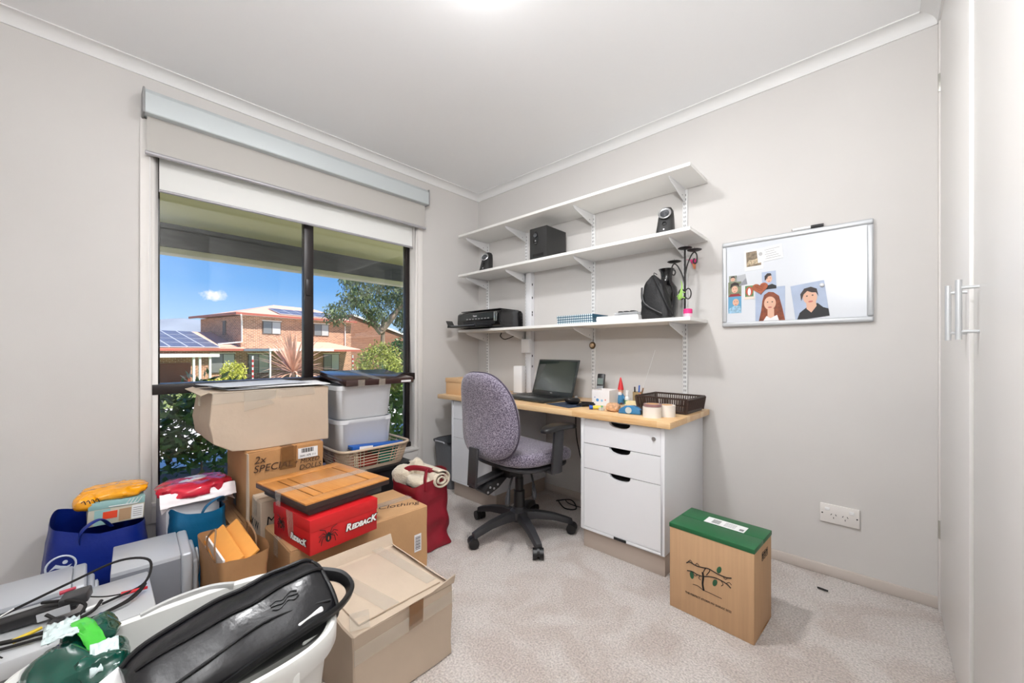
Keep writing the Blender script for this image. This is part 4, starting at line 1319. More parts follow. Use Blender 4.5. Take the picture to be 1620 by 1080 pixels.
lp = thing('laptop', 'open dark grey laptop on the desk', 'laptop', (.93, -.175, ZD), -7)
LAPG = mat('dark grey laptop shell', (50, 54, 54), .4)
B().box(-.188, .188, -.265, 0, .004, .022).build('base', LAPG, lp, bevel=.004)
for x in (-.15, .15):
    B().box(x - .02, x + .02, -.25, -.02, 0, .005).build('foot', BLACKP, lp)
kbk = B()
for r_ in range(5):
    for c_ in range(14):
        kbk.box(-.168 + c_ * .0242, -.168 + c_ * .0242 + .0205, -.055 - r_ * .0235 - .0195, -.055 - r_ * .0235, .0215, .0238)
o_ = kbk.build('keyboard', BLACKP, lp); o_['kind'] = 'stuff'
B().box(-.05, .05, -.252, -.182, .0215, .0225).build('touchpad', mat('touchpad grey', (62, 66, 66), .3), lp)
th = R_(18)
SM = Matrix.Translation((0, -.004, .02)) @ Matrix.Rotation(-th, 4, 'X')
scn = B().box(-.188, .188, -.004, .004, 0, .248, SM).build('screen', LAPG, lp, bevel=.003)
B().box(-.176, .176, -.0052, -.0038, .024, .236, SM).build('display', mat('screen glass', (44, 52, 48), .06, coat=.8), scn)
dm = text('lettering', 'DELL', .010, mat('pale print', (220, 220, 220), .5), scn, (0, 0, 0), (0, 0, 0))
dm.matrix_local = SM @ Matrix.Translation((0, -.0056, .012)) @ Matrix.Rotation(R_(90), 4, 'X')

mp_ = tag(B().box(-.10, .10, -.085, .085, 0, .004).build('mouse_pad', mat('navy mouse pad', (44, 58, 78), .8), loc=(1.222, -.40, ZD), rot=(0, 0, R_(-14)), bevel=.001), 'navy mouse pad to the right of the laptop', 'mouse pad')
ms = thing('computer_mouse', 'black computer mouse on the navy pad', 'mouse', (1.235, -.375, ZD + .004), -10)
cushion(B(), .062, .105, .036, (0, 0, .0185), p=.8, q=.9).build('body', BLACKP, ms, smooth=True, angle=80)
B().cyl((-.004, .032, .038), (.004, .032, .038), .008, n=14).build('scroll_wheel', GREYP, ms, smooth=True)
B().tube(spline([(0, .05, .012), (-.01, .11, .002), (.03, .17, .001), (.0, .26, .001)], 6), .0022, 6).build('cable', INK, ms, smooth=True)
cb = thing('coiled_cable', 'small heap of black cable beside the mouse pad', 'cable', (1.325, -.37, ZD))
q = random.Random(5)
for k in range(3):
    pts = [(q.uniform(-.035, .035), q.uniform(-.05, .05), q.uniform(.004, .022)) for _ in range(9)]
    B().tube(spline(pts, 6), .0032, 6).build('loop', INK, cb, smooth=True)

wbx = thing('white_carton', 'open white carton with blue spots beside the cordless phone', 'box', (1.365, -.225, ZD), 3)
wm = mat('glossy white card', (240, 240, 242), .3)
b = B()
b.box(-.055, -.053, -.06, .06, 0, .088).box(.053, .055, -.06, .06, 0, .088).box(-.053, .053, -.06, -.058, 0, .088).box(-.053, .053, .058, .06, 0, .088).box(-.053, .053, -.058, .058, 0, .002)
b.build('body', wm, wbx)
B().box(-.045, .045, -.05, .05, .002, .075).build('contents', SBX, wbx)
for k, (x, z, r, m_) in enumerate(((-.02, .03, .009, (96, 160, 220)), (.008, .028, .007, (150, 200, 236)), (.03, .033, .004, (226, 120, 110)), (-.037, .045, .003, (120, 120, 200)))):
    B().cyl((x, -.0601, z), (x, -.0606, z), r, n=14).build('spot', mat('spot %d' % k, m_, .4), wbx)
ph = thing('cordless_phone', 'black cordless phone standing in its cradle', 'phone', (1.262, -.085, ZD), 10)
B().box(-.04, .055, -.045, .04, 0, .028).build('cradle', BLACKP, ph, bevel=.004)
PM = Matrix.Translation((-.012, -.01, .018)) @ Matrix.Rotation(R_(-14), 4, 'X')
B().box(-.024, .024, -.012, .012, 0, .155, PM).build('handset', BLACKP, ph, bevel=.006)
B().box(-.018, .018, -.0132, -.0118, .085, .125, PM).build('display', mat('grey lcd', (120, 134, 130), .2), ph)
B().box(-.02, .02, -.0132, -.0118, .02, .075, PM).build('keypad', mat('silver keypad', (168, 172, 176), .3, metal=.5), ph)

gn = thing('gnome', 'little garden gnome with a red pointed hat', 'gnome', (1.425, -.15, ZD))
B().lathe([(.020, 0), (.022, .01), (.021, .035), (.015, .06), (.010, .066)], 20).build('coat', mat('gnome blue', (60, 126, 170), .5), gn, smooth=True)
B().lathe([(.002, .058), (.013, .064), (.016, .078), (.013, .090), (.003, .096)], 18).build('head', SKIN, gn, smooth=True)
B().lathe([(.019, .086), (.017, .093), (.011, .125), (.004, .155), (.0005, .160)], 20).build('hat', mat('gnome red', (214, 40, 46), .4), gn, smooth=True)
B().lathe([(.002, .050), (.013, .056), (.012, .070), (.003, .074)], 16, c=(0, -.008, 0)).build('beard', PAPER, gn, smooth=True)
for s_ in (-1, 1):
    B().tube([(s_ * .018, 0, .05), (s_ * .027, -.006, .03)], .006, 8).build('arm', mat('gnome blue', (60, 126, 170), .5), gn, smooth=True)
    B().lathe([(.004, 0), (.009, .003), (.007, .009), (.001, .012)], 10, c=(s_ * .011, -.016, 0)).build('boot', mat('gnome boots', (90, 50, 40), .6), gn, smooth=True)
gbt = thing('glue_bottle', 'white dropper bottle with green label', 'bottle', (1.487, -.19, ZD))
B().lathe([(.013, 0), (.0145, .002), (.0145, .045), (.008, .052), (.0075, .060), (.0095, .062), (.0085, .088), (.006, .090)], 20).build('body', mat('white bottle', (240, 242, 242), .3), gbt, smooth=True)
B().lathe([(.0149, .010), (.0149, .032)], 20, cap=False).build('label_band', mat('green label', (30, 136, 88), .5), gbt, smooth=True)
pcx = thing('pencil_cup', 'beige cup holding pens and a small figure', 'pencil cup', (1.512, -.11, ZD))
B().lathe([(.024, 0), (.027, .003), (.028, .075), (.026, .075), (.025, .006)], 22, cap=False).build('cup', mat('beige cup', (176, 152, 112), .6), pcx, smooth=True)
for (x, y, tx, ty, L, m_, nm) in ((-.012, -.008, -.014, -.008, .105, BLACKP, 'marker'), (.006, -.006, .014, -.006, .115, mat('blue pen', (36, 96, 190), .4), 'pen'), (.01, .006, .03, .01, .10, mat('brown pencil', (150, 110, 80), .5), 'pencil'), (.0, .01, .10, .012, .32, METALW, 'skewer')):
    B().cyl((x, y, .006), (tx, ty, L), .0045 if nm != 'skewer' else .0012, n=8).build(nm, m_, pcx, smooth=True)
hg = thing('hedgehog_figure', 'small grey-brown animal figurine beside the pencil cup', 'figurine', (1.555, -.165, ZD))
crumple(B(), (0, 0, .032), (.019, .021, .034), 9, .3, 28, 16, 40).build('body', mat('bristly grey brown', (134, 116, 98), .9), hg, smooth=True)
B().lathe([(.001, -.004), (.006, 0), (.005, .006), (.001, .01)], 10, c=(0, -.006, .068)).build('nose', mat('figurine nose', (196, 120, 90), .6), hg, smooth=True)
tag(B().box(-.035, .035, -.025, .025, 0, .035).build('note_block', mat('cream note paper', (238, 222, 178), .7), bevel=.001, loc=(1.545, -.235, ZD), rot=(0, 0, R_(6))), 'cream block of note paper behind the blue dispenser', 'note block')

kbt = thing('desk_basket', 'dark brown slatted plastic tray at the right end of desk', 'basket', (1.732, -.190, ZD), -2)
BRP = mat('dark brown plastic', (64, 48, 42), .4)
bw, bd, bh = .135, .12, .075
b = B()
b.box(-bw * .92, bw * .92, -bd * .92, bd * .92, .0, .006)
b.build('base', BRP, kbt, bevel=.002)
rim = B()
rim.tube([(-bw, -bd, bh), (bw, -bd, bh), (bw, bd, bh), (-bw, bd, bh)], .005, 8, closed=True)
rim.tube([(-bw * .93, -bd * .93, .012), (bw * .93, -bd * .93, .012), (bw * .93, bd * .93, .012), (-bw * .93, bd * .93, .012)], .005, 8, closed=True)
rim.build('rim', BRP, kbt, smooth=True)
sl = B()
for i in range(23):
    t_ = -1 + 2 * i / 22
    for s_ in (-1, 1):
        sl.tube([(t_ * bw * .93, s_ * bd * .93, .008), (t_ * bw, s_ * bd, bh)], .0028, 4)
for i in range(19):
    t_ = -1 + 2 * i / 18
    for s_ in (-1, 1):
        sl.tube([(s_ * bw * .93, t_ * bd * .93, .008), (s_ * bw, t_ * bd, bh)], .0028, 4)
for sx in (-1, 1):
    for sy in (-1, 1):
        sl.tube([(sx * bw * .93, sy * bd * .93, .008), (sx * bw, sy * bd, bh)], .008, 4)
o_ = sl.build('slats', BRP, kbt); o_['kind'] = 'stuff'

def roll(name, lab, x, y, r, h, m1, m2, z=ZD, hole=.7):
    t = thing(name, lab, 'tape roll', (x, y, z), group='rolls of tape on the desk')
    B().lathe([(r * hole, 0), (r, 0), (r, h), (r * hole, h), (r * hole, 0)], 30, cap=False).build('tape', m1, t, smooth=True)
    B().lathe([(r * hole * .93, .0005), (r * hole, .0005), (r * hole, h + .0006), (r * hole * .93, h + .0006), (r * hole * .93, .0005)], 30, cap=False).build('core', m2, t, smooth=True)
    return t
TPW = mat('white tape', (236, 230, 222), .35)
roll('tape_roll', 'wide white tape roll at the front corner of the desk', 1.755, -.475, .042, .05, TPW, SBX)
roll('tape_roll', 'white tape roll behind the front one', 1.797, -.405, .04, .055, TPW, SBX)
roll('tape_roll', 'thin purple-brown tape ring lying on the white roll', 1.757, -.473, .041, .012, mat('mauve tape', (150, 112, 112), .3), SBX, z=ZD + .0512)
bd_ = thing('tape_dispenser', 'translucent blue tape dispenser beside the white rolls', 'tape dispenser', (1.632, -.455, ZD), 8)
BLT = mat('translucent blue plastic', (40, 132, 190), .12, alpha=.8, coat=.5)
b = B()
b.prism([(-.055, -.02, 0), (.06, -.02, 0), (.062, -.02, .02), (.045, -.02, .035), (.02, -.02, .043), (-.02, -.02, .04), (-.05, -.02, .022)], (0, .04, 0))
b.build('shell', BLT, bd_, bevel=.006)
B().cyl((.0, -.0215, .02), (.0, .0215, .02), .016, n=20).build('tape', mat('clear tape coil', (196, 206, 206), .2), bd_, smooth=True)
B().box(.055, .068, -.018, .018, .006, .024).build('cutter', BLACKP, bd_, bevel=.001)
rb = thing('rubber_band_ball', 'pinkish bag of rubber bands in front of the carton', 'rubber bands', (1.532, -.44, ZD))
crumple(B(), (0, 0, .022), (.035, .03, .022), 4, .2, 30, 16, 40, flat=.0).build('bag', mat('rubber band tan', (214, 168, 130), .4, var=.3, vs=60), rb, smooth=True)
q = random.Random(11)
for k in range(9):
    M = Matrix.Translation((q.uniform(-.016, .016), q.uniform(-.014, .014), .026)) @ Matrix.Rotation(q.uniform(0, 3), 4, 'Z') @ Matrix.Rotation(q.uniform(-1, 1), 4, 'X')
    B().tube([(.018 * math.cos(R_(a)), .012 * math.sin(R_(a)), .004) for a in range(0, 360, 24)], .0014, 5, closed=True, M=M).build('band', mat('rubber band cream', (232, 196, 160), .4), rb)
gt = thing('glue_stick', 'glue stick with blue cap lying on its side', 'glue stick', (1.43, -.45, ZD + .0115), 35)
B().cyl((-.03, 0, 0), (-.012, 0, 0), .0115, n=16).build('cap', mat('royal blue cap', (24, 84, 176), .4), gt, smooth=True)
B().cyl((-.012, 0, 0), (.03, 0, 0), .0095, n=16).build('barrel', mat('yellow tube', (226, 206, 70), .4), gt, smooth=True)
B().cyl((.03, 0, 0), (.042, 0, 0), .0105, n=16).build('end', mat('green end', (70, 150, 100), .4), gt, smooth=True)
cf = thing('figurine_stand', 'tiny clear plastic clip beside the glue stick', 'clip', (1.475, -.46, ZD))
B().box(-.014, .014, -.01, .01, 0, .018).build('clip', mat('clear plastic', (225, 228, 230), .1, alpha=.4), cf, bevel=.003)

# cables behind and below the desk
uc = thing('desk_cable', 'black cables hanging and trailing below the desk', 'cable', (1.15, -.1, 0))
B().tube(spline([(-.1, .04, .67), (-.09, .03, .45), (-.02, .02, .2), (.05, -.04, .012), (.2, -.08, .008), (.24, -.02, .01)], 8), .0035, 7).build('cord', INK, uc, smooth=True)
B().tube(spline([(-.16, .0, .008), (-.08, -.06, .02), (.02, -.03, .008), (.12, -.05, .03), (.22, .03, .2), (.23, .06, .38)], 8), .003, 7).build('cord', INK, uc, smooth=True)
B().tube(spline([(-.2, -.05, .008), (-.1, -.02, .03), (-.02, -.08, .012), (-.08, -.12, .01), (-.18, -.06, .02)], 8), .004, 7).build('cord', INK, uc, smooth=True)

# ------------------------------------------------------------------ cartons
MARK = mat('marker ink', (70, 48, 36), .8)
LABELW = mat('white label paper', (238, 238, 238), .6)
def wavy_box(b, w, d, h, seed, amp=.004, n=7, tweak=None, z0=0):
    """box with softly dented sides, made face by face"""
    def pt(x, y, z):
        p = Vector((x, y, z))
        e = (1 - abs(2 * x / w) ** 6 if abs(2 * x / w) < .999 else 1)
        k = amp * nz(p, 9, seed)
        q = Vector((x + (k if abs(abs(x) - w / 2) < 1e-6 else 0), y + (k if abs(abs(y) - d / 2) < 1e-6 else 0), z + (k * .6 if abs(z - z0 - h) < 1e-6 else 0)))
        return tweak(q) if tweak else q
    X = lambda t: -w / 2 + w * t
    Y = lambda t: -d / 2 + d * t
    Zf = lambda t: z0 + h * t
    for s_ in (-1, 1):
        b.grid(lambda u, v: pt(s_ * w / 2, Y(u), Zf(v)), n, n)
        b.grid(lambda u, v: pt(X(u), s_ * d / 2, Zf(v)), n, n)
    b.grid(lambda u, v: pt(X(u), Y(v), z0), n, n)
    b.grid(lambda u, v: pt(X(u), Y(v), z0 + h), n, n)
    return b

def carton(name, label, c, w, d, h, rz, m, seed, seam='x', tape=TAPE, flaps=True, group=None, tweak=None, amp=.004):
    t = thing(name, label, 'carton', c, rz, group)
    wavy_box(B(), w, d, h - .003, seed, amp, tweak=tweak).build('body', m, t, bevel=.003, seg=1)
    if flaps:
        g = .0025
        for s_ in (-1, 1):
            f = B()
            if seam == 'x':
                a, b_ = sorted((s_ * g, s_ * (d / 2 - .001)))
                f.box(-w / 2 + .002, w / 2 - .002, a, b_, h - .002, h)
            else:
                a, b_ = sorted((s_ * g, s_ * (w / 2 - .001)))
                f.box(a, b_, -d / 2 + .002, d / 2 - .002, h - .002, h)
            f.build('flap', m, t, bevel=.0008)
        if tape:
            tp = B()
            if seam == 'x':
                tp.box(-w / 2 - .002, w / 2 + .0045, -.025, .025, h + .0004, h + .0009)
                tp.box(w / 2 + .004, w / 2 + .0045, -.025, .025, h - .07, h + .0009)
                tp.box(-w / 2 - .0045, -w / 2 - .004, -.025, .025, h - .07, h + .0009)
            else:
                tp.box(-.025, .025, -d / 2 - .0045, d / 2 + .0045, h + .0004, h + .0009)
                tp.box(-.025, .025, -d / 2 - .0045, -d / 2 - .004, h - .07, h + .0009)
            tp.build('tape', tape, t)
    return t

def strip(parent, pts, vec, m=TAPE, name='tape'):
    return B().prism(pts, vec).build(name, m, parent)

# long brown carton by the red bag, right on the carpet
cB = carton('carton', 'long tan carton on the carpet beneath the red shoe carton', (.817, -1.505, 0), .31, .592, .290, 0, CARD, 3, seam='y')
text('handwriting', 'Clothing', .055, MARK, cB, (.06, .20, .2906), (0, 0, R_(66)), shear=.25, ext=.0002)
B().box(.1575, .1582, .225, .262, .09, .17).build('shipping_label', LABELW, cB)
lb = B()
for i in range(9):
    lb.box(.1582, .1586, .23, .257, .10 + i * .007, .1025 + i * .007 + .001 * (i % 2))
o_ = lb.build('barcode', INK, cB); o_['kind'] = 'stuff'
text('handwriting', '34', .07, MARK, cB, (.1585, -.20, .10), ROT_PX, shear=.2)

# narrow pale carton with scribbles
cC = carton('carton', 'narrow pale carton with black scribbles beside the paper bag', (.578, -1.645, 0), .135, .335, .385, 0, CARDG, 5, seam='y')
text('handwriting', 'X W', .055, INK, cC, (-.0, -.1735, .28), ROT_NY, shear=.1)
text('handwriting', '3 B', .06, INK, cC, (-.0, -.1735, .20), ROT_NY, shear=.3)
text('handwriting', 'M', .05, INK, cC, (.071, -.13, .30), ROT_PX, shear=.1)

# bottom carton of the rear stack
cD = thing('carton', 'open brown carton at the bottom of the stack by the window', 'carton', (.30, -1.665, 0))
wavy_box(B(), .38, .34, .262, 8, .005).build('body', CARDB, cD, bevel=.003, seg=1)
B().prism([(-.17, -.172, .262), (.195, -.178, .262), (.203, -.212, .245), (-.15, -.21, .255)], (0, 0, .003)).build('flap', CARDB, cD)
B().prism([(.192, -.17, .262), (.192, .17, .262), (.20, .17, .18), (.204, -.17, .20)], (.003, 0, 0)).build('flap', CARDB, cD)

# middle carton of the rear stack, marked by hand
c7 = carton('carton', 'brown carton with handwriting in the middle of the stack by the window', (.31, -1.665, .2675), .375, .325, .303, 0, CARDB, 11, seam='x', tape=BTAPE)
text('handwriting', '2x', .046, MARK, c7, (.191, -.115, .262), ROT_PX, shear=.25)
text('handwriting', 'SPECIAL', .045, MARK, c7, (.191, -.06, .222), ROT_PX, shear=.2)
text('handwriting', '+ MIXED', .030, MARK, c7, (.191, .085, .222), ROT_PX, shear=.2)
text('handwriting', 'DOLLS', .034, MARK, c7, (.191, .10, .192), ROT_PX, shear=.2)
B().box(.1905, .1912, .045, .135, .235, .285).build('shipping_label', LABELW, c7)
lb = B()
for i in range(14):
    lb.box(.1912, .1916, .06 + i * .004, .0618 + i * .004 + .0008 * (i % 3), .262, .282)
o_ = lb.build('barcode', INK, c7); o_['kind'] = 'stuff'
text('lettering', '2641 APE 111', .013, INK, c7, (.1915, .09, .247), ROT_PX)
B().prism([(.1905, -.035, .20), (.1905, .035, .20), (.1905, .04, .302), (.1905, -.03, .302)], (.0008, 0, 0)).build('tape', BTAPE, c7)
B().prism([(.18, -.164, .30), (.194, -.16, .296), (.20, -.158, .0), (.186, -.166, .0)], (0, .003, 0)).build('torn_edge', CARDG, c7)
B().box(-.05, -.0, -.1645, -.164, .02, .13).build('tape', mat('dark tape', (90, 84, 78), .3), c7)

# top carton of the rear stack with dented left end
def dent(p):
    if p.y < -.15:
        k = (-p.y - .15) / .1
        p.z += .055 * k * max(0, (.14 - p.z) / .14)
        p.y += .02 * k * abs(p.z - .14) / .14
        p.x -= .02 * k * max(0, (.1 - p.z) / .1)
    return p
cU = carton('carton', 'battered pale carton at the top of the stack by the window', (.28, -1.712, .5715), .37, .495, .272, 0, CARDG, 14, seam='y', tape=TAPE, tweak=dent, amp=.008)
B().prism([(.187, -.235, .22), (.187, .18, .235), (.187, .18, .274), (.187, -.235, .274)], (.0008, 0, 0)).build('tape', TAPE, cU)
B().prism([(.188, -.12, .18), (.188, .0, .205), (.188, .01, .274), (.188, -.12, .274)], (.0006, 0, 0)).build('tape', TAPE, cU)
B().prism([(-.185, -.249, .274), (.188, -.243, .274), (.195, -.275, .262), (-.17, -.28, .268)], (0, 0, .003)).build('flap', CARDG, cU)
q = random.Random(21)
PAPG = mat('glossy magazine paper', (214, 217, 222), .5)
for k, lab in enumerate(('grey papers lying flat on the top carton', 'second sheet of glossy papers on the top carton', 'uppermost loose sheet on the top carton')):
    dx, dy, rz = (.0, .0, 4), (.02, .06, -7), (-.01, -.04, 11)
    ox, oy, a = (dx, dy, rz)[k]
    b = B()
    b.grid(lambda u, v: (-.15 + .3 * u, -.2 + .4 * v, .0075 * k + .002 * math.sin(u * 5 + k) ** 2 + .005 * max(0, .25 - v) + .001), 10, 12)
    o = b.build('paper_sheet', PAPG if k != 1 else PAPER, smooth=True, solid=.0012, loc=(.29 + ox, -1.70 + oy, .8465), rot=(0, 0, R_(a)))
    tag(o, lab, 'paper', 'loose papers on the top carton')

# red shoe carton
RB = thing('shoe_carton', 'red shoe carton with white lettering and spiders on the long tan carton', 'carton', (.905, -1.648, .2915), 6.5)
RED = mat('red printed card', (206, 28, 34), .45)
w_, d_, h_ = .29, .272, .128
B().box(-w_ / 2, w_ / 2, -d_ / 2, d_ / 2, 0, h_ - .004).build('body', RED, RB, bevel=.002)
B().box(-w_ / 2 - .002, w_ / 2 + .002, -d_ / 2 - .002, d_ / 2 + .002, h_ - .045, h_).build('lid', RED, RB, bevel=.002)
WHT = mat('white print', (242, 240, 238), .5)
def redback(parent, loc, rot, s_):
    R4 = Matrix.Translation(loc) @ (Matrix.Rotation(rot[2], 4, 'Z') @ Matrix.Rotation(rot[0], 4, 'X'))
    def tx(nm, m_, off, dz):
        for (st, x, sz, yy) in (('R', -.066, .044, 0), ('EDBAC', .0, .031, -.004), ('K', .066, .044, 0)):
            o = text(nm, st, sz * s_, m_, parent, (0, 0, 0), (0, 0, 0), shear=.22, offset=off)
            o.matrix_local = R4 @ Matrix.Translation((x * s_, yy * s_, dz))
    tx('lettering_outline', INK, .0032, .0004)
    tx('lettering', WHT, .0014, .0010)
def spider(parent, loc, rot, s_):
    R4 = Matrix.Translation(loc) @ (Matrix.Rotation(rot[2], 4, 'Z') @ Matrix.Rotation(rot[0], 4, 'X'))
    b = B()
    b.prism([(x * s_, y * s_, 0) for x, y in ell(0, -.004, .013, .016)], (0, 0, .0008), R4)
    b.prism([(x * s_, y * s_, 0) for x, y in ell(0, .016, .007, .008)], (0, 0, .0008), R4)
    for sx in (-1, 1):
        for (a1, a2, l1, l2) in ((70, 20, .03, .026), (40, -30, .026, .022), (5, -60, .026, .024), (-25, -80, .026, .026)):
            p0 = Vector((sx * .006, .010, .0004)) * s_
            p1 = p0 + Vector((sx * math.cos(R_(a1)), math.sin(R_(a1)), 0)) * l1 * s_
            p2 = p1 + Vector((sx * math.cos(R_(a2)), math.sin(R_(a2)), 0)) * l2 * s_
            b.tube([p0, p1, p2], .0012, 4, M=R4)
    o = b.build('spider', INK, parent)
    B().prism([(x * s_, y * s_, .0009) for x, y in ell(0, -.004, .003, .009)], (0, 0, .0004), R4).build('spider_stripe', mat('orange red print', (236, 84, 50), .5), parent)
fx = w_ / 2 + .003
redback(RB, (fx, .062, .052), ROT_PX, .82)
spider(RB, (fx, -.070, .045), ROT_PX, .8)
redback(RB, (.062, -d_ / 2 - .003, .040), ROT_NY, .72)
spider(RB, (-.075, -d_ / 2 - .003, .058), ROT_NY, .7)
for k in range(4):
    y = -d_ / 2 - .0035
    B().prism([(-.035 + k * .014, y, h_), (-.024 + k * .014, y, h_), (-.005 + k * .012, y, .03), (-.012 + k * .012, y, .03)], (0, .0006, 0)).build('tape', TAPE, RB)

# wooden display case on the shoe carton
wc = thing('wooden_case', 'flat orange timber case with dark base lying on the red carton', 'case', (.818, -1.625, .4205), 7.5)
WOODO = timber_mat('honey timber veneer', (214, 150, 82), (196, 128, 62), .2, 'y', .35)
DKW = mat('dark brown edge', (56, 40, 36), .4)
B().box(-.185, .185, -.155, .155, 0, .03).build('base', mat('dark grey case', (70, 70, 70), .35), wc, bevel=.003)
B().box(-.207, .207, -.178, .178, .03, .048).build('lid_edge', DKW, wc, bevel=.002)
for (a, b_, c_, e_) in ((-.207, -.150, -.178, .178), (.150, .207, -.178, .178), (-.150, .150, -.178, -.122), (-.150, .150, .122, .178)):
    B().box(a, b_, c_, e_, .048, .0545).build('frame_rail', WOODO, wc, bevel=.001)
B().box(-.15, .15, -.122, .122, .046, .0505).build('inlay_line', DKW, wc)
B().box(-.1435, .1435, -.078, .1155, .046, .0538).build('panel', WOODO, wc, bevel=.0008)
B().box(-.1435, .1435, -.1155, -.083, .046, .0538).build('panel', WOODO, wc, bevel=.0008)
B().prism([(-.03, -.181, .0552), (.02, -.181, .0552), (.05, .181, .0552), (.0, .181, .0552)], (0, 0, .0006)).build('tape', TAPE, wc)
B().prism([(-.03, -.1785, .0552), (.02, -.1785, .0552), (.015, -.1785, -.0), (-.02, -.1785, .0)], (0, -.0008, 0)).build('tape', TAPE, wc)

# big open carton in front
bx0, bx1, by0, by1, bz = 1.10, 1.487, -1.806, -1.463, .238
cA = thing('carton', 'large pale carton with raised flaps at the front of the pile', 'carton', ((bx0 + bx1) / 2, (by0 + by1) / 2, 0))
w_, d_ = bx1 - bx0, by1 - by0
wavy_box(B(), w_, d_, bz, 17, .006).build('body', CARDG, cA, bevel=.004, seg=1)
B().box(-w_ / 2 + .03, w_ / 2 - .03, -d_ / 2 + .03, d_ / 2 - .03, bz + .001, bz + .006).build('top_sheet', CARDG, cA, bevel=.001)
B().prism([(w_ / 2 - .002, -d_ / 2 + .01, bz), (w_ / 2 - .001, d_ / 2 + .004, bz), (w_ / 2 + .005, d_ / 2 + .006, bz + .03), (w_ / 2 + .004, d_ / 2 - .09, bz + .012), (w_ / 2 + .003, -d_ / 2 + .1, bz + .006)], (.004, 0, 0)).build('flap', CARDG, cA)
B().prism([(-w_ / 2, -d_ / 2 + .01, bz), (-w_ / 2, d_ / 2, bz), (-w_ / 2 - .018, d_ / 2, bz + .038), (-w_ / 2 - .018, -d_ / 2 + .01, bz + .034)], (.004, 0, 0)).build('flap', CARDG, cA)
B().prism([(-w_ / 2 + .01, d_ / 2 - .004, bz), (w_ / 2 - .01, d_ / 2 - .004, bz), (w_ / 2 - .02, d_ / 2 - .018, bz + .012), (-w_ / 2 + .02, d_ / 2 - .018, bz + .016)], (0, .003, .001)).build('flap', CARDG, cA)
B().prism([(w_ / 2 + .0055, -.0, bz - .07), (w_ / 2 + .0055, .05, bz - .065), (w_ / 2 + .008, .05, bz + .008), (w_ / 2 + .008, 0, bz + .008)], (.0008, 0, 0)).build('tape', BTAPE, cA)
B().prism([(w_ / 2 - .09, -d_ / 2 + .03, bz + .007), (w_ / 2 - .02, -d_ / 2 + .0, bz + .004), (w_ / 2 - .0, -d_ / 2 + .05, bz + .004), (w_ / 2 - .07, -d_ / 2 + .08, bz + .007)], (0, 0, .0008)).build('tape', TAPE, cA)
B().prism([(w_ / 2 + .006, -d_ / 2, bz - .08), (w_ / 2 + .006, d_ / 2, bz - .06), (w_ / 2 + .006, d_ / 2, bz - .02), (w_ / 2 + .006, -d_ / 2, bz - .035)], (.0007, 0, 0)).build('tape', TAPE, cA)
B().prism([(-w_ / 2 + .05, -d_ / 2 + .06, bz + .0072), (w_ / 2 - .03, -d_ / 2 + .11, bz + .0072), (w_ / 2 - .03, -d_ / 2 + .16, bz + .0072), (-w_ / 2 + .05, -d_ / 2 + .11, bz + .0072)], (0, 0, .0006)).build('tape', TAPE, cA)
B().prism([(-w_ / 2 + .0, d_ / 2 - .09, bz + .0075), (w_ / 2 - .05, d_ / 2 - .07, bz + .0075), (w_ / 2 - .05, d_ / 2 - .03, bz + .0075), (-w_ / 2 + .0, d_ / 2 - .05, bz + .0075)], (0, 0, .0006)).build('tape', TAPE, cA)

# wine carton with green lid
wn = thing('wine_carton', 'upright tan carton with green lid and printed vine on the carpet', 'carton', (2.085, -.6135, 0), -4)
w_, d_, h_ = .30, .214, .333
WCARD = mat('ribbed tan cardboard', (198, 160, 122), .8, var=.05, vs=40, stretch=(2.5, 2.5, .1))
B().box(-w_ / 2, w_ / 2, -d_ / 2, d_ / 2, 0, h_ - .012).build('body', WCARD, wn, bevel=.003)
GREEN = mat('bottle green print', (26, 98, 56), .45)
for s_ in (-1, 1):
    a, b_ = sorted((s_ * .0012, s_ * (d_ / 2 + .0015)))
    B().box(-w_ / 2 - .0015, w_ / 2 + .0015, a, b_, h_ - .016, h_ + .001).build('lid_flap', GREEN, wn, bevel=.002)
B().box(-.06, .085, .002, .062, h_ + .0012, h_ + .0018).build('shipping_label', LABELW, wn)
lb = B()
for i in range(10):
    lb.box(-.035 + i * .003, -.0335 + i * .003 + .0005 * (i % 2), .012, .05, h_ + .0018, h_ + .0021)
for i in range(6):
    lb.box(.01, .05, .014 + i * .007, .0155 + i * .007, h_ + .0018, h_ + .0021)
lb.box(.065, .08, .012, .03, h_ + .0018, h_ + .0021)
o_ = lb.build('barcode', mat('grey label print', (120, 120, 120), .6), wn); o_['kind'] = 'stuff'
YF = -d_ / 2 - .0008
def vine(pts, r):
    B().tube(spline([(x, YF, z) for x, z in pts], 5), r, 6, flat=1).build('branch', INK, wn)
vine([(-.018, .118), (-.022, .14), (-.020, .165), (-.022, .185)], .0035)
vine([(-.082, .197), (-.07, .205), (-.045, .200), (-.02, .203), (0, .207), (.03, .201), (.06, .200), (.078, .205)], .0019)
vine([(-.08, .168), (-.06, .172), (-.04, .168), (-.02, .170), (.0, .178), (.03, .183), (.06, .178), (.076, .168)], .0019)
vine([(-.02, .185), (-.01, .205), (.004, .203), (-.008, .18)], .0014)
vine([(-.075, .205), (-.068, .213), (-.06, .206)], .001)
vine([(-.05, .2), (-.042, .211), (-.034, .203)], .001)
vine([(.05, .2), (.056, .192), (.064, .197)], .001)
vine([(-.06, .172), (-.05, .160), (-.042, .166)], .001)
vine([(-.03, .17), (-.036, .157), (-.028, .153)], .001)
vine([(.04, .183), (.05, .172), (.044, .162)], .001)
vine([(.06, .178), (.07, .186), (.078, .180)], .001)
vine([(-.058, .124), (-.04, .126), (-.018, .119), (.01, .118), (.045, .116)], .001)
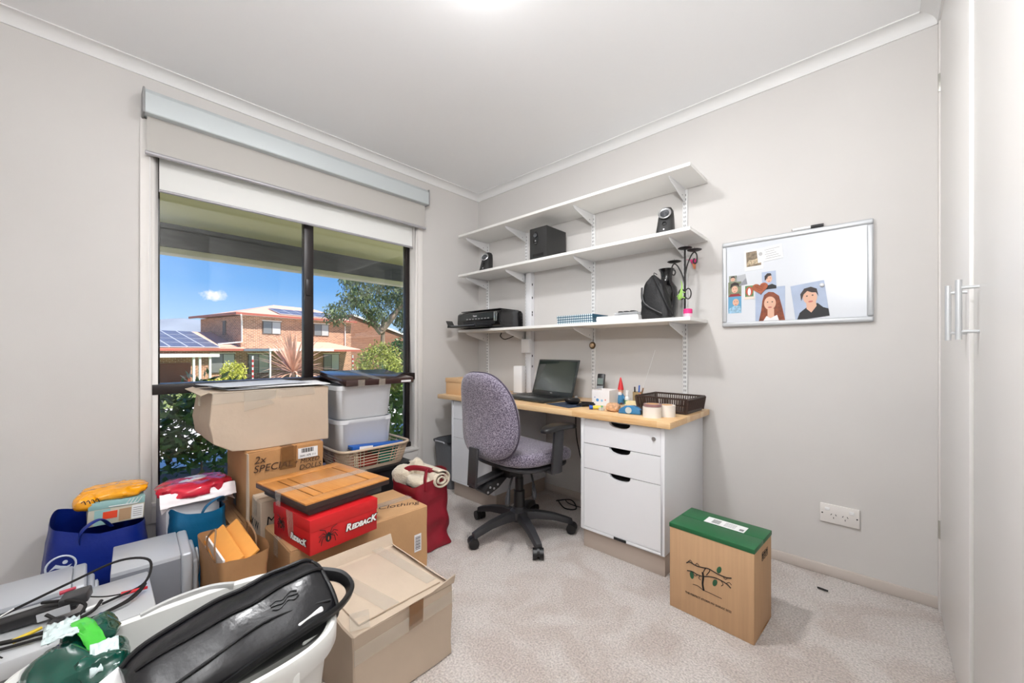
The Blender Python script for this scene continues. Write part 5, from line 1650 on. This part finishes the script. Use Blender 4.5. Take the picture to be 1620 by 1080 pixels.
for (x, z, a) in ((.036, .217, 20), (-.062, .158, 175), (.022, .165, 200)):
    pts = []
    for i in range(12):
        t_ = 2 * math.pi * i / 12
        px, pz = .0075 * math.sin(t_), .013 * math.cos(t_) * (1.15 if math.cos(t_) > 0 else 1)
        pts.append((x + px * math.cos(R_(a)) + pz * math.sin(R_(a)), YF - .0006, z - px * math.sin(R_(a)) + pz * math.cos(R_(a))))
    B().prism(pts, (0, .0008, 0)).build('printed_leaf', mat('leaf print', (40, 92, 60), .5), wn)
text('lettering', 'THE PERFECT STORM MV SHIRAZ 2022', .0105, INK, wn, (-.005, YF, .082), ROT_NY, sx=.92)
ic = B()
xf = w_ / 2 + .0008
for k in range(3):
    y0 = -.02 + k * .026
    for (a, b_, c_, e_) in ((0, .02, 0, .0015), (0, .02, .028, .0295), (0, .0015, 0, .0295), (.0185, .02, 0, .0295)):
        ic.box(xf, xf + .0004, y0 + a, y0 + b_, .262 + c_, .262 + e_)
    ic.box(xf, xf + .0004, y0 + .007, y0 + .013, .268, .282)
    ic.box(xf, xf + .0004, y0 + .004, y0 + .016, .280, .286)
o_ = ic.build('handling_symbols', INK, wn); o_['kind'] = 'stuff'
B().box(xf, xf + .0006, -.03, .06, .006, .012).build('hand_slot', CARDB, wn)

# ------------------------------------------------------------------ tubs, basket, trunk by the window
tk = thing('storage_crate', 'black plastic crate on the floor under the laundry basket', 'crate', (.225, -1.155, 0))
b = B(); b.taper(-.175, .175, -.225, .225, 0, .315, .94); b.build('body', BLACKP, tk, bevel=.008)
B().box(-.185, .185, -.235, .235, .315, .335).build('lid', BLACKP, tk, bevel=.005)
lbk = thing('laundry_basket', 'beige lattice laundry basket between the black crate and white tubs', 'basket', (.225, -1.15, .3355))
BEIGE = mat('beige basket plastic', (206, 184, 160), .45)
W0, D0, W1, D1, HB = .15, .19, .185, .222, .125
def bk_pt(t, k):
    x, y = rrect(t, 1, 1, .32)
    return (x * (W0 + (W1 - W0) * k), y * (D0 + (D1 - D0) * k), HB * k)
b = B()
b.tube([(*bk_pt(i / 72, 1)[:2], HB) for i in range(72)], .0085, 8, closed=True)
b.build('rim', BEIGE, lbk, smooth=True)
b = B()
b.poly([bk_pt(i / 60, 0) for i in range(60)]); b.poly([(x, y, .004) for x, y, _ in (bk_pt(i / 60, 0) for i in range(60))])
b.grid(lambda u, v: bk_pt(u, v * .16), 60, 2, cu=True)
b.build('base', BEIGE, lbk)
b = B()
for i in range(96):
    b.tube([bk_pt(i / 96, .12), bk_pt(i / 96, 1)], .0027, 4)
for k in (.28, .42, .56, .70, .84):
    b.tube([bk_pt(i / 72, k) for i in range(72)], .0028, 4, closed=True)
for (t0) in (.04, .46, .54, .96):
    b.grid(lambda u, v: bk_pt(t0 - .012 + .024 * u, v), 3, 3)
o_ = b.build('lattice', BEIGE, lbk); o_['kind'] = 'stuff'
for (nm, lab, c, s_, rgb) in (('folded_red_cloth', 'red and orange folded cloth inside the laundry basket', (.255, -1.22, .345), (.17, .19, .055), (196, 74, 60)),
                              ('teal_towel', 'teal folded towel inside the laundry basket', (.255, -1.035, .345), (.18, .15, .08), (70, 176, 150))):
    b = B(); wavy_box(b, *s_, 4, .008); o = b.build(nm, mat(nm, rgb, .9, var=.25, vs=14), bevel=.01, loc=c); tag(o, lab, 'cloth')
bl_ = thing('blue_box_lid', 'bright blue plastic lid tucked in the laundry basket', 'lid', (.366, -1.135, .452))
B().box(-.035, .03, -.17, .17, 0, .022, Matrix.Rotation(R_(-4), 4, 'X')).build('lid', mat('bright blue plastic', (28, 96, 186), .4), bl_, bevel=.004)
B().box(.0302, .031, -.13, -.05, .004, .02, Matrix.Rotation(R_(-4), 4, 'X')).build('sticker', LABELW, bl_)
TUB = mat('milky white plastic', (234, 237, 241), .35)
for k, (z, h_, lab) in enumerate(((.438, .19, 'lower milky white storage tub standing in the laundry basket'), (.6285, .195, 'upper milky white storage tub under the dark lid'))):
    t = thing('storage_tub', lab, 'tub', (.185, -1.185, z), group='stacked white storage tubs')
    def tf(u, v, h_=h_):
        prof = ((.90, 0), (.91, .01), (.985, .86), (1.0, .87), (1.0, 1.0), (.97, 1.0), (.95, .8), (.87, .02))
        i = min(int(v * 7 + 1e-6), 7)
        kk, zz = prof[i]
        x, y = rrect(u, .148 * kk, .174 * kk, .28)
        return (x, y, zz * h_)
    b = B(); b.grid(tf, 64, 8, cu=True); b.poly([(*rrect(i / 64, .148 * .9, .174 * .9, .28), .0) for i in range(64)])
    b.build('body', TUB, t, smooth=True, angle=50)
ld_ = thing('tub_lid', 'dark brown rectangular lid with tape on the upper tub', 'lid', (.19, -1.115, .842), rot=(0, R_(6.5), R_(1)))
B().box(-.185, .18, -.22, .22, .0, .036).build('panel', mat('dark brown lid plastic', (66, 46, 44), .22, coat=.3), ld_, bevel=.005)
B().box(.1803, .181, .13, .20, .008, .02).build('sticker', LABELW, ld_)
for y in (-.15, -.02):
    B().prism([(.181, y, -.002), (.181, y + .04, -.002), (.181, y + .04, .0368), (.181, y, .0368)], (.0006, 0, 0)).build('tape', TAPE, ld_)
B().box(-.18, .18, -.05, .0, .0365, .0370).build('tape', TAPE, ld_)

# ------------------------------------------------------------------ bags and loose things on the floor
def strap_(pts, m, parent, r=.012, name='handle', flat=.25):
    return B().tube(spline(pts, 7), r, 8, flat=flat).build(name, m, parent, smooth=True)

# burgundy shopping bag with a rolled blanket
rg = thing('shopping_bag', 'burgundy shopping bag stuffed with a cream blanket by the office chair', 'bag', (.725, -1.082, 0))
BURG = mat('burgundy woven plastic', (140, 22, 40), .5, var=.12, vs=12, bump=.15, bs=40)
def rgf(u, v):
    x, y = rrect(u, .14, .105, .4)
    k = 1 - .10 * math.sin(v * 2.6) * (.5 + .5 * math.cos(u * 6.28 * 2))
    q_ = (x, y, v * .36)
    f_ = .016 * (ridged(q_, 8, 2) - .7) + .010 * math.sin(v * 18 + u * 20) * (1 - v)
    L = math.hypot(x, y)
    return (x * k * (1.06 - .06 * v) + x / L * f_, y * k * (1.08 - .08 * v) + y / L * f_, .004 + v * (.345 + .03 * nz((x, y, 1), 9, 4) + .02 * y / .105))
b = B(); b.grid(rgf, 70, 24, cu=True); b.poly([(*rrect(i / 40, .14, .105, .4), .004) for i in range(40)])
b.build('body', BURG, rg, smooth=True, angle=70)
strap_([(.13, -.06, .31), (.12, -.05, .37), (.06, .0, .392), (.0, .03, .37), (-.05, .05, .36)], BURG, rg, .014)
strap_([(-.10, -.08, .31), (-.04, -.06, .385), (.05, -.02, .40), (.11, .06, .36), (.135, .07, .31)], BURG, rg, .014)
blk = thing('rolled_blanket', 'cream fleece blanket rolled in the burgundy bag', 'blanket', (.735, -1.075, .318))
FLEECE = mat('cream fleece', (222, 210, 188), .98, bump=.5, bs=120, sheen=.5)
sp_ = []
for i in range(46):
    a = i / 45 * 4.6 * math.pi
    r = .012 + .047 * i / 45
    sp_.append((r * math.cos(a), r * math.sin(a)))
def blf(u, v):
    i = min(int(u * 45), 44)
    f_ = u * 45 - i
    a, c = [sp_[i][j] + (sp_[i + 1][j] - sp_[i][j]) * f_ for j in range(2)]
    return (-.15 + .285 * v, .03 + a + .004 * nz((a, c, v), 30, 2), .03 + c * .8)
B().grid(blf, 92, 10).build('roll', FLEECE, blk, smooth=True, angle=80, solid=.008)
crumple(B(), (-.10, -.045, .02), (.07, .055, .055), 6, .22, 40, 22, 14).build('fold', FLEECE, blk, smooth=True, angle=80)
crumple(B(), (-.05, -.0, .055), (.045, .03, .06), 9, .2, 36, 20, 16).build('fold', FLEECE, blk, smooth=True, angle=80)
crumple(B(), (.03, -.045, .015), (.08, .045, .03), 12, .2, 36, 20, 16).build('fold', FLEECE, blk, smooth=True, angle=80)

# brown paper bag with envelopes
pb_ = thing('paper_bag', 'brown paper carrier bag holding orange envelopes', 'bag', (.815, -1.945, 0), 2)
KRAFT = mat('brown kraft paper', (170, 126, 84), .75, var=.08, vs=10, bump=.25, bs=22)
b = B()
def pgf(u, v):
    x, y = rrect(u, .162, .078, .22)
    f_ = .012 * (ridged((x, y, v * .33), 7, 5) - .72)
    L = math.hypot(x, y)
    return (x + x / L * f_, y * (1 - .12 * math.sin(v * 3.1)) + y / L * f_, .004 + v * (.325 + .015 * nz((x, y, 0), 14, 3)))
b.grid(pgf, 72, 18, cu=True); b.poly([(*rrect(i / 40, .16, .076, .22), .004) for i in range(40)])
b.build('body', KRAFT, pb_, smooth=True, angle=45)
TWINE = mat('paper twine', (150, 116, 84), .8)
for y in (-.062, .06):
    B().tube(spline([(-.06, y, .29), (-.055, y, .345), (-.005, y * .8, .385), (.045, y, .345), (.05, y, .29)], 7), .003, 6).build('handle', TWINE, pb_, smooth=True)
ENV = mat('orange manila envelope', (232, 160, 76), .7, var=.06, vs=12)
for k, (dx, dy, tilt, lab) in enumerate(((-.01, -.02, 20, 'front orange envelope in the brown paper bag'), (.0, .005, 24, 'rear orange envelope in the brown paper bag'))):
    o = B().box(-.125, .125, -.005, .005, -.035, .042).build('envelope', ENV, bevel=.003, loc=(.82 + dx, -1.94 + dy * 1.7, .305 + .012 * k), rot=(R_(-50), R_(9), R_(3)))
    tag(o, lab, 'envelope', 'orange envelopes in the paper bag')
tag(B().box(-.12, .12, -.003, .003, -.12, .06).build('white_folder', PAPER, loc=(.81, -2.0, .262), rot=(R_(-4), R_(2), R_(2))), 'white paper edge sticking out of the brown paper bag', 'paper')

# teal bag, white carton, red and white plastic
TEALF = mat('teal nylon', (8, 96, 138), .45, bump=.2, bs=30)
tb = thing('teal_bag', 'teal reusable bag beside the stack of cartons', 'bag', (.345, -1.985, 0))
b = B(); tote(b, .27, .18, .345, 21, .02, 9, slump=.05); b.build('body', TEALF, tb, smooth=True, angle=70)
strap_([(.12, .0, .33), (.125, .02, .37), (.09, .07, .385), (.03, .085, .35)], TEALF, tb, .014)
wcx = thing('white_box', 'white cardboard box in the teal bag', 'box', (.285, -2.02, .17), 6)
WBX = mat('white box card', (226, 224, 228), .5)
B().box(-.085, .085, -.075, .11, 0, .215).build('body', WBX, wcx, bevel=.003)
B().box(.0852, .086, .02, .08, .04, .10).build('printed_panel', mat('pink print', (206, 150, 170), .5, var=.5, vs=60), wcx)
rw = thing('red_plastic_bag', 'crumpled red and white plastic bag on the white box', 'plastic bag', (.275, -1.975, .388))
REDP = mat('shiny red plastic', (206, 40, 62), .22, coat=.4, var=.25, vs=14)
WHP = mat('shiny white plastic', (240, 232, 234), .25, coat=.3)
crumple(B(), (0, 0, .024), (.11, .125, .034), 31, .26, 72, 30, 12, e=.75, flat=.0).build('red_panel', REDP, rw, smooth=True, angle=30)
B().grid(lambda u, v: (-.10 + .21 * u, -.125 + .25 * v, .052 + .014 * ridged((u, v, 0), 4, 3) - .05 * (2 * v - 1) ** 2 - .055 * max(0, u - .55) ** 1 + (.0 if .25 < u < .62 else -.03)), 30, 30).build('white_panel', WHP, rw, smooth=True)
B().grid(lambda u, v: (.09 + .03 * u, -.13 + .26 * v, .03 - .05 * u + .008 * ridged((u, v, 1), 5, 8)), 10, 24).build('white_edge', WHP, rw, smooth=True)

# navy bag with box and orange bag on top
NAVY = mat('navy woven plastic', (10, 38, 128), .4, bump=.15, bs=40)
nb = thing('navy_bag', 'navy blue reusable bag with white emblem against the wall', 'bag', (.235, -2.275, 0))
b = B()
def nvf(u, v):
    x, y = rrect(u, .17, .145, .4)
    f_ = .02 * (ridged((x, y, v * .34), 7, 15) - .72)
    L = math.hypot(x, y)
    s_ = 1 - .30 * max(0, v - .55)
    return (x * (1 - .2 * max(0, v - .6)) + x / L * f_, y * s_ + y / L * f_, .004 + v * (.33 + .05 * max(0, -y / .145)))
b.grid(nvf, 72, 18, cu=True); b.poly([(*rrect(i / 40, .165, .14, .4), .004) for i in range(40)])
b.build('body', NAVY, nb, smooth=True, angle=70)
strap_([(.15, -.05, .31), (.165, -.045, .36), (.15, -.0, .385), (.13, .03, .345)], NAVY, nb, .015)
b = B()
EMB = Matrix.Translation((.1735, -.095, .255)) @ Matrix.Rotation(R_(90), 4, 'Z') @ Matrix.Rotation(R_(90), 4, 'X')
b.tube([(.036 * math.cos(R_(a)), .036 * math.sin(R_(a)), .002) for a in range(-20, 345, 15)], .0032, 6, M=EMB)
b.prism([(x, y, .001) for x, y in ell(.010, .012, .0065, .0065, 14)], (0, 0, .002), EMB)
b.prism([(-.028, -.008, .001), (-.012, .010, .001), (.0, .002, .001), (.014, -.004, .001), (.026, .0, .001), (.018, -.012, .001), (.0, -.008, .001), (-.014, -.002, .001)], (0, 0, .002), EMB)
b.prism([(-.03, -.018, .001), (.0, -.012, .001), (.028, -.018, .001), (.02, -.024, .001), (.0, -.018, .001), (-.022, -.024, .001)], (0, 0, .002), EMB)
b.build('emblem', mat('pale blue print', (206, 216, 228), .5), nb)
fbx = thing('cutlery_box', 'pale teal cutlery set box on the navy bag', 'box', (.245, -2.225, .3425), 0, rot=(R_(-3), 0, R_(1)))
CUTB = mat('pale teal print', (150, 190, 188), .45, var=.06, vs=12)
B().box(-.09, .088, -.085, .073, 0, .088).build('body', mat('cream box card', (206, 200, 182), .5), fbx, bevel=.002)
B().box(-.0905, .0895, -.0855, .0735, .062, .090).build('lid', CUTB, fbx, bevel=.002)
B().box(.0885, .0893, -.068, -.025, .002, .06).build('printed_panel', CUTB, fbx)
B().box(.0893, .0901, -.045, -.005, .022, .05).build('price_sticker', mat('orange red sticker', (236, 76, 40), .4), fbx)
B().box(.0885, .0893, .0, .034, .006, .052).build('printed_panel', mat('tan print', (180, 146, 112), .5), fbx)
B().box(.0885, .0893, .036, .07, .004, .058).build('printed_panel', LABELW, fbx)
tl = B()
for i in range(5):
    tl.box(.0893, .0897, .040, .066, .014 + i * .008, .0165 + i * .008)
o_ = tl.build('print_lines', GREYP, fbx); o_['kind'] = 'stuff'
fk = B()
for i in range(4):
    fk.tube([(.0902, .018 + i * .011, .066), (.0902, .030 + i * .011, .088)], .0018, 5)
fk.tube([(.0902, -.03, .068), (.0902, .02, .066), (.0902, .05, .066)], .0025, 5)
fk.build('printed_fork', mat('print silver', (220, 224, 222), .3), fbx)
ob = thing('orange_plastic_bag', 'crumpled orange-yellow plastic bag on the cutlery box', 'plastic bag', (.25, -2.228, .434))
ORG = mat('shiny orange plastic', (246, 164, 18), .2, coat=.5, var=.12, vs=18)
crumple(B(), (0, 0, .016), (.085, .105, .026), 44, .28, 72, 28, 13, e=.8, flat=.0).build('body', ORG, ob, smooth=True, angle=30)
crumple(B(), (.045, -.085, .002), (.04, .03, .03), 47, .3, 40, 20, 16, e=.8).build('knot', ORG, ob, smooth=True, angle=30)
for k in range(4):
    B().tube(spline([(.083 - .004 * k, -.095 + .012 * k, .012 - .004 * (k % 2)), (.088, -.088 + .012 * k, .018), (.086, -.083 + .012 * k, .004)], 4), .0014, 5).build('printed_mark', INK, ob)

# silver stereo
SILV = mat('silver grey plastic', (196, 200, 206), .35, metal=.25)
SILD = mat('mid grey plastic', (134, 137, 145), .4, metal=.2)
def speaker_box(lab, loc, w, d, h, rz):
    t = thing('stereo_speaker', lab, 'speaker', loc, rz, group='silver stereo speakers')
    B().box(-w / 2, w / 2, -d / 2, d / 2 - .05, 0, h).build('cabinet', SILV, t, bevel=.004)
    B().box(-w / 2 + .001, w / 2 + .001, -d / 2 + .001, d / 2 - .051, .0, h - .012).build('side_panel', SILD, t, bevel=.002)
    b = B()
    for k, (y0, y1, s_) in enumerate(((d / 2 - .0495, d / 2 - .018, 1.0), (d / 2 - .018, d / 2, .86))):
        b.box(-w / 2 * s_, w / 2 * s_, y0, y1, h * (1 - s_) * .6 + .001, h * (1 - (1 - s_) * .9))
    b.build('front_bezel', SILV, t, bevel=.014, seg=4)
    for z in (h * .3, h * .7):
        B().lathe([(.05, 0), (.052, .006), (.044, .009), (.03, .003), (.012, .006), (.001, .007)], 26, M=Matrix.Translation((0, d / 2, z)) @ Matrix.Rotation(R_(-90), 4, 'X'), cap=False).build('driver', SILV, t, smooth=True)
    return t
speaker_box('silver-grey stereo speaker beside the brown paper bag', (.605, -2.135, 0), .25, .225, .30, -3)
speaker_box('silver stereo speaker nearest the left wall', (.635, -2.395, 0), .19, .215, .295, 0)
st = thing('stereo_unit', 'flat silver stereo unit piled with black cables', 'stereo', (.915, -2.335, 0), 0)
B().box(-.132, .132, -.15, .165, 0, .255).build('body', SILD, st, bevel=.004)
B().box(-.136, .138, -.165, .167, .255, .30).build('top_cover', mat('bright silver panel', (214, 217, 220), .3, metal=.35), st, bevel=.006)
B().cyl((-.13, -.165, .262), (.13, -.165, .262), .036, n=20).build('front_curve', SILV, st, smooth=True)
cbz = .3012
cab = thing('cable_heap', 'tangled black cables and adaptor on the stereo unit', 'cables', (.915, -2.335, cbz))
AM = Matrix.Translation((-.02, -.06, .018)) @ Matrix.Rotation(R_(78), 4, 'Z') @ Matrix.Rotation(R_(-6), 4, 'Y')
B().cbox((0, 0, 0.0), (.16, .045, .026), AM).build('adaptor', BLACKP, cab, bevel=.006)
B().cbox((.075, 0, 0.012), (.055, .05, .028), AM).build('plug_block', mat('dark grey block', (58, 58, 60), .4), cab, bevel=.005)
B().cbox((.04, -.0305, .0), (.06, .002, .02), AM).build('rating_label', mat('silver label', (190, 192, 196), .3), cab)
B().cbox((.05, .0, .012), (.045, .035, .035), Matrix.Translation((.04, -.02, .005))).build('power_plug', BLACKP, cab, bevel=.01)
q = random.Random(77)
def loopcable(pts, r, m, nm='cable'):
    B().tube(spline(pts, 7), r, 7).build(nm, m, cab, smooth=True)
loopcable([(-.06, -.14, .02), (-.09, .0, .05), (-.10, .10, .07), (-.06, .165, .06), (.0, .15, .02), (.02, .08, .01), (.05, .0, .012)], .0035, INK)
loopcable([(.05, -.12, .008), (.09, .0, .008), (.07, .11, .012), (.03, .15, .03), (.06, .10, .008), (.10, -.02, .006), (.07, -.16, .006)], .0035, INK)
loopcable([(-.05, -.17, .03), (.03, -.18, .02), (.08, -.08, .012), (.085, .03, .02), (.05, .06, .03)], .0042, INK)
loopcable([(-.03, -.05, .04), (.02, .0, .045), (.05, .03, .03), (.07, .0, .01), (.03, -.04, .03)], .004, INK)
loopcable([(-.10, -.18, .012), (-.06, -.22, .018), (-.02, -.15, .03), (-.06, -.10, .035)], .0018, METALW, 'thin_wire')
loopcable([(.0, -.17, .03), (.06, -.20, -.0), (.12, -.22, .006), (.13, -.16, .006)], .0016, INK, 'thin_wire')
loopcable([(.02, -.14, .03), (.09, -.17, .006), (.10, -.12, .006), (.13, -.1, .006)], .0016, INK, 'thin_wire')
loopcable([(-.02, .02, .03), (.0, .07, .015), (.005, .12, .008)], .0018, INK, 'thin_wire')
for (p0, p1, m_) in (((.005, .10, .01), (.02, .155, .012), mat('red plug', (206, 30, 44), .4)), ((.075, -.09, .01), (.06, -.045, .014), mat('yellow plug', (222, 190, 40), .4)), ((-.07, -.02, .035), (-.065, .01, .04), mat('pink plug', (190, 60, 80), .4)), ((.055, .03, .02), (.05, .06, .022), METALW)):
    B().cyl(p0, p1, .006, .004, n=10).build('plug', m_, cab, smooth=True)

# white tub and black leather bag
tu = thing('plastic_tub', 'large white oval plastic tub holding the black bag', 'tub', (1.475, -2.155, 0))
TUBW = mat('white tub plastic', (226, 226, 222), .35)
tw, td, th_ = .205, .258, .40
def tuf(u, v):
    prof = ((.80, .0), (.82, .01), (.96, .345), (1.02, .350), (1.035, .358), (1.04, .392), (1.03, .400), (1.0, .403), (.965, .396), (.95, .365), (.80, .015))
    i = min(int(v * 10 + 1e-6), 10)
    k, z = prof[i]
    x, y = rrect(u, tw * k, td * k, .55)
    return (x, y, z)
b = B(); b.grid(tuf, 80, 11, cu=True); b.poly([(*rrect(i / 60, tw * .8, td * .8, .55), .012) for i in range(60)])
b.build('body', TUBW, tu, smooth=True, angle=40)
B().tube(spline([(-.205, -.06, .396), (-.212, .0, .403), (-.21, .07, .403), (-.195, .12, .396)], 6), .011, 8, flat=.5).build('grip', mat('grey grip', (190, 190, 188), .3), tu, smooth=True)
B().box(tw * .99 - .01, tw * .99 + .004, .12, .15, .33, .372).build('clip', TUBW, tu, bevel=.003)

lbg = thing('leather_bag', 'black leather toiletry bag with strap lying across the white tub', 'bag', (1.505, -2.065, .325), rot=(R_(2), R_(-4), R_(6)))
LEATH = mat('soft black leather', (20, 20, 24), .3, bump=.12, bs=60, coat=.15)
def lgf(u, v):
    # v runs along the length (local y), u around the section
    yy = -.185 + .365 * v
    e = 1 - abs(2 * v - 1) ** 9
    hgt = (.066 + .030 * v) * (.62 + .38 * e)
    wid = (.115 + .006 * v) * (.7 + .3 * e)
    a = u * 2 * math.pi
    x = wid * sg(math.cos(a), .75)
    z = hgt * sg(math.sin(a), .8)
    x *= 1 - .5 * max(0, z / hgt)
    x += .006 * nz((x, yy, z), 12, 3)
    z += .006 * nz((yy, x, z), 14, 7)
    return (x, yy, .07 + z * (1 if z > 0 else .75))
b = B(); b.grid(lgf, 48, 30, cu=True)
b.poly([lgf(i / 48, 0) for i in range(48)]); b.poly([lgf(i / 48, 1) for i in range(48)])
lg_o = b.build('body', LEATH, lbg, smooth=True, angle=75)
B().tube([Vector(lgf(.17, v / 30)) + Vector((.003, 0, .002)) for v in range(1, 30)], .0045, 7).build('zip_piping', BLACKP, lg_o, smooth=True)
B().tube([Vector(lgf(.28, v / 30)) + Vector((-.002, 0, .004)) for v in range(0, 31)], .005, 7).build('zip_piping', BLACKP, lg_o, smooth=True)
B().tube([Vector(lgf(i / 48, .965)) * 1.0 + Vector((0, .001, .001)) for i in range(48)], .0045, 7, closed=True).build('end_piping', BLACKP, lg_o, smooth=True)
B().tube(spline([Vector(lgf(.02, .04)) + Vector((.004, 0, 0)), Vector(lgf(.06, .3)) + Vector((.005, 0, 0)), Vector(lgf(.075, .6)) + Vector((.005, 0, 0)), Vector(lgf(.03, .93)) + Vector((.004, 0, 0))], 8), .003, 7).build('seam_piping', BLACKP, lg_o, smooth=True)
for k in range(3):
    B().tube(spline([Vector(lgf(.115 - .012 * k + .006 * math.sin(i_ * 2.1 + k), .62 + .03 * i_)) + Vector((.0015, 0, .0012)) for i_ in range(6)], 4), .0016, 5).build('embossed_mark', LEATH, lg_o, smooth=True)
strap_([(.02, .17, .125), (.06, .205, .11), (.10, .205, .09), (.125, .16, .078), (.122, .09, .07), (.115, .0, .06), (.105, -.10, .04)], BLACKP, lbg, .017, 'strap', .45)
tag(B().box(-.05, .05, -.03, .03, 0, .05).build('white_packet', PAPER, bevel=.004, loc=(1.56, -1.955, .366), rot=(R_(8), R_(-12), R_(10))), 'small white packet under the leather bag in the tub', 'packet')

# green plastic bag in the front left corner
gbg = thing('green_plastic_bag', 'crumpled dark green plastic bag at the left end of the tub', 'plastic bag', (1.355, -2.325, .26))
GRN = mat('glossy dark green plastic', (4, 76, 62), .12, coat=.5, var=.35, vs=9)
crumple(B(), (0, 0, .09), (.105, .062, .085), 61, .40, 100, 50, 8, e=.8, flat=.002).build('body', GRN, gbg, smooth=True, angle=32)
crumple(B(), (.04, .045, .135), (.06, .045, .035), 66, .42, 64, 32, 13, e=.8).build('crumpled_neck', GRN, gbg, smooth=True, angle=32)
crumple(B(), (-.055, .03, .15), (.055, .04, .03), 69, .42, 64, 32, 13, e=.8).build('crumpled_neck', GRN, gbg, smooth=True, angle=32)
B().grid(lambda u, v: (-.06 + .13 * u, .0 + .03 * v + .035 * u, .178 + .014 * ridged((u, v, 0), 3, 4) - .035 * u * u), 22, 6).build('bright_band', mat('bright green plastic', (70, 190, 60), .2, coat=.4), gbg, smooth=True, solid=.002)
B().grid(lambda u, v: (-.09 + .08 * u, -.035 + .05 * v, .172 + .02 * ridged((u, v, 2), 4, 6)), 16, 12).build('pale_panel', mat('pale plastic', (206, 222, 222), .15, coat=.4), gbg, smooth=True, solid=.002)
B().grid(lambda u, v: (.045 + .05 * u, .03 + .04 * v, .168 + .016 * ridged((u, v, 5), 4, 6) - .03 * u), 14, 12).build('pale_panel', MATS['pale plastic'], gbg, smooth=True, solid=.002)
tag(B().box(-.025, .025, -.02, .02, 0, .003).build('swing_tag', PAPER, loc=(1.50, -2.262, .405), rot=(R_(14), R_(8), R_(30))), 'small white tag with red mark on the tub rim', 'tag')
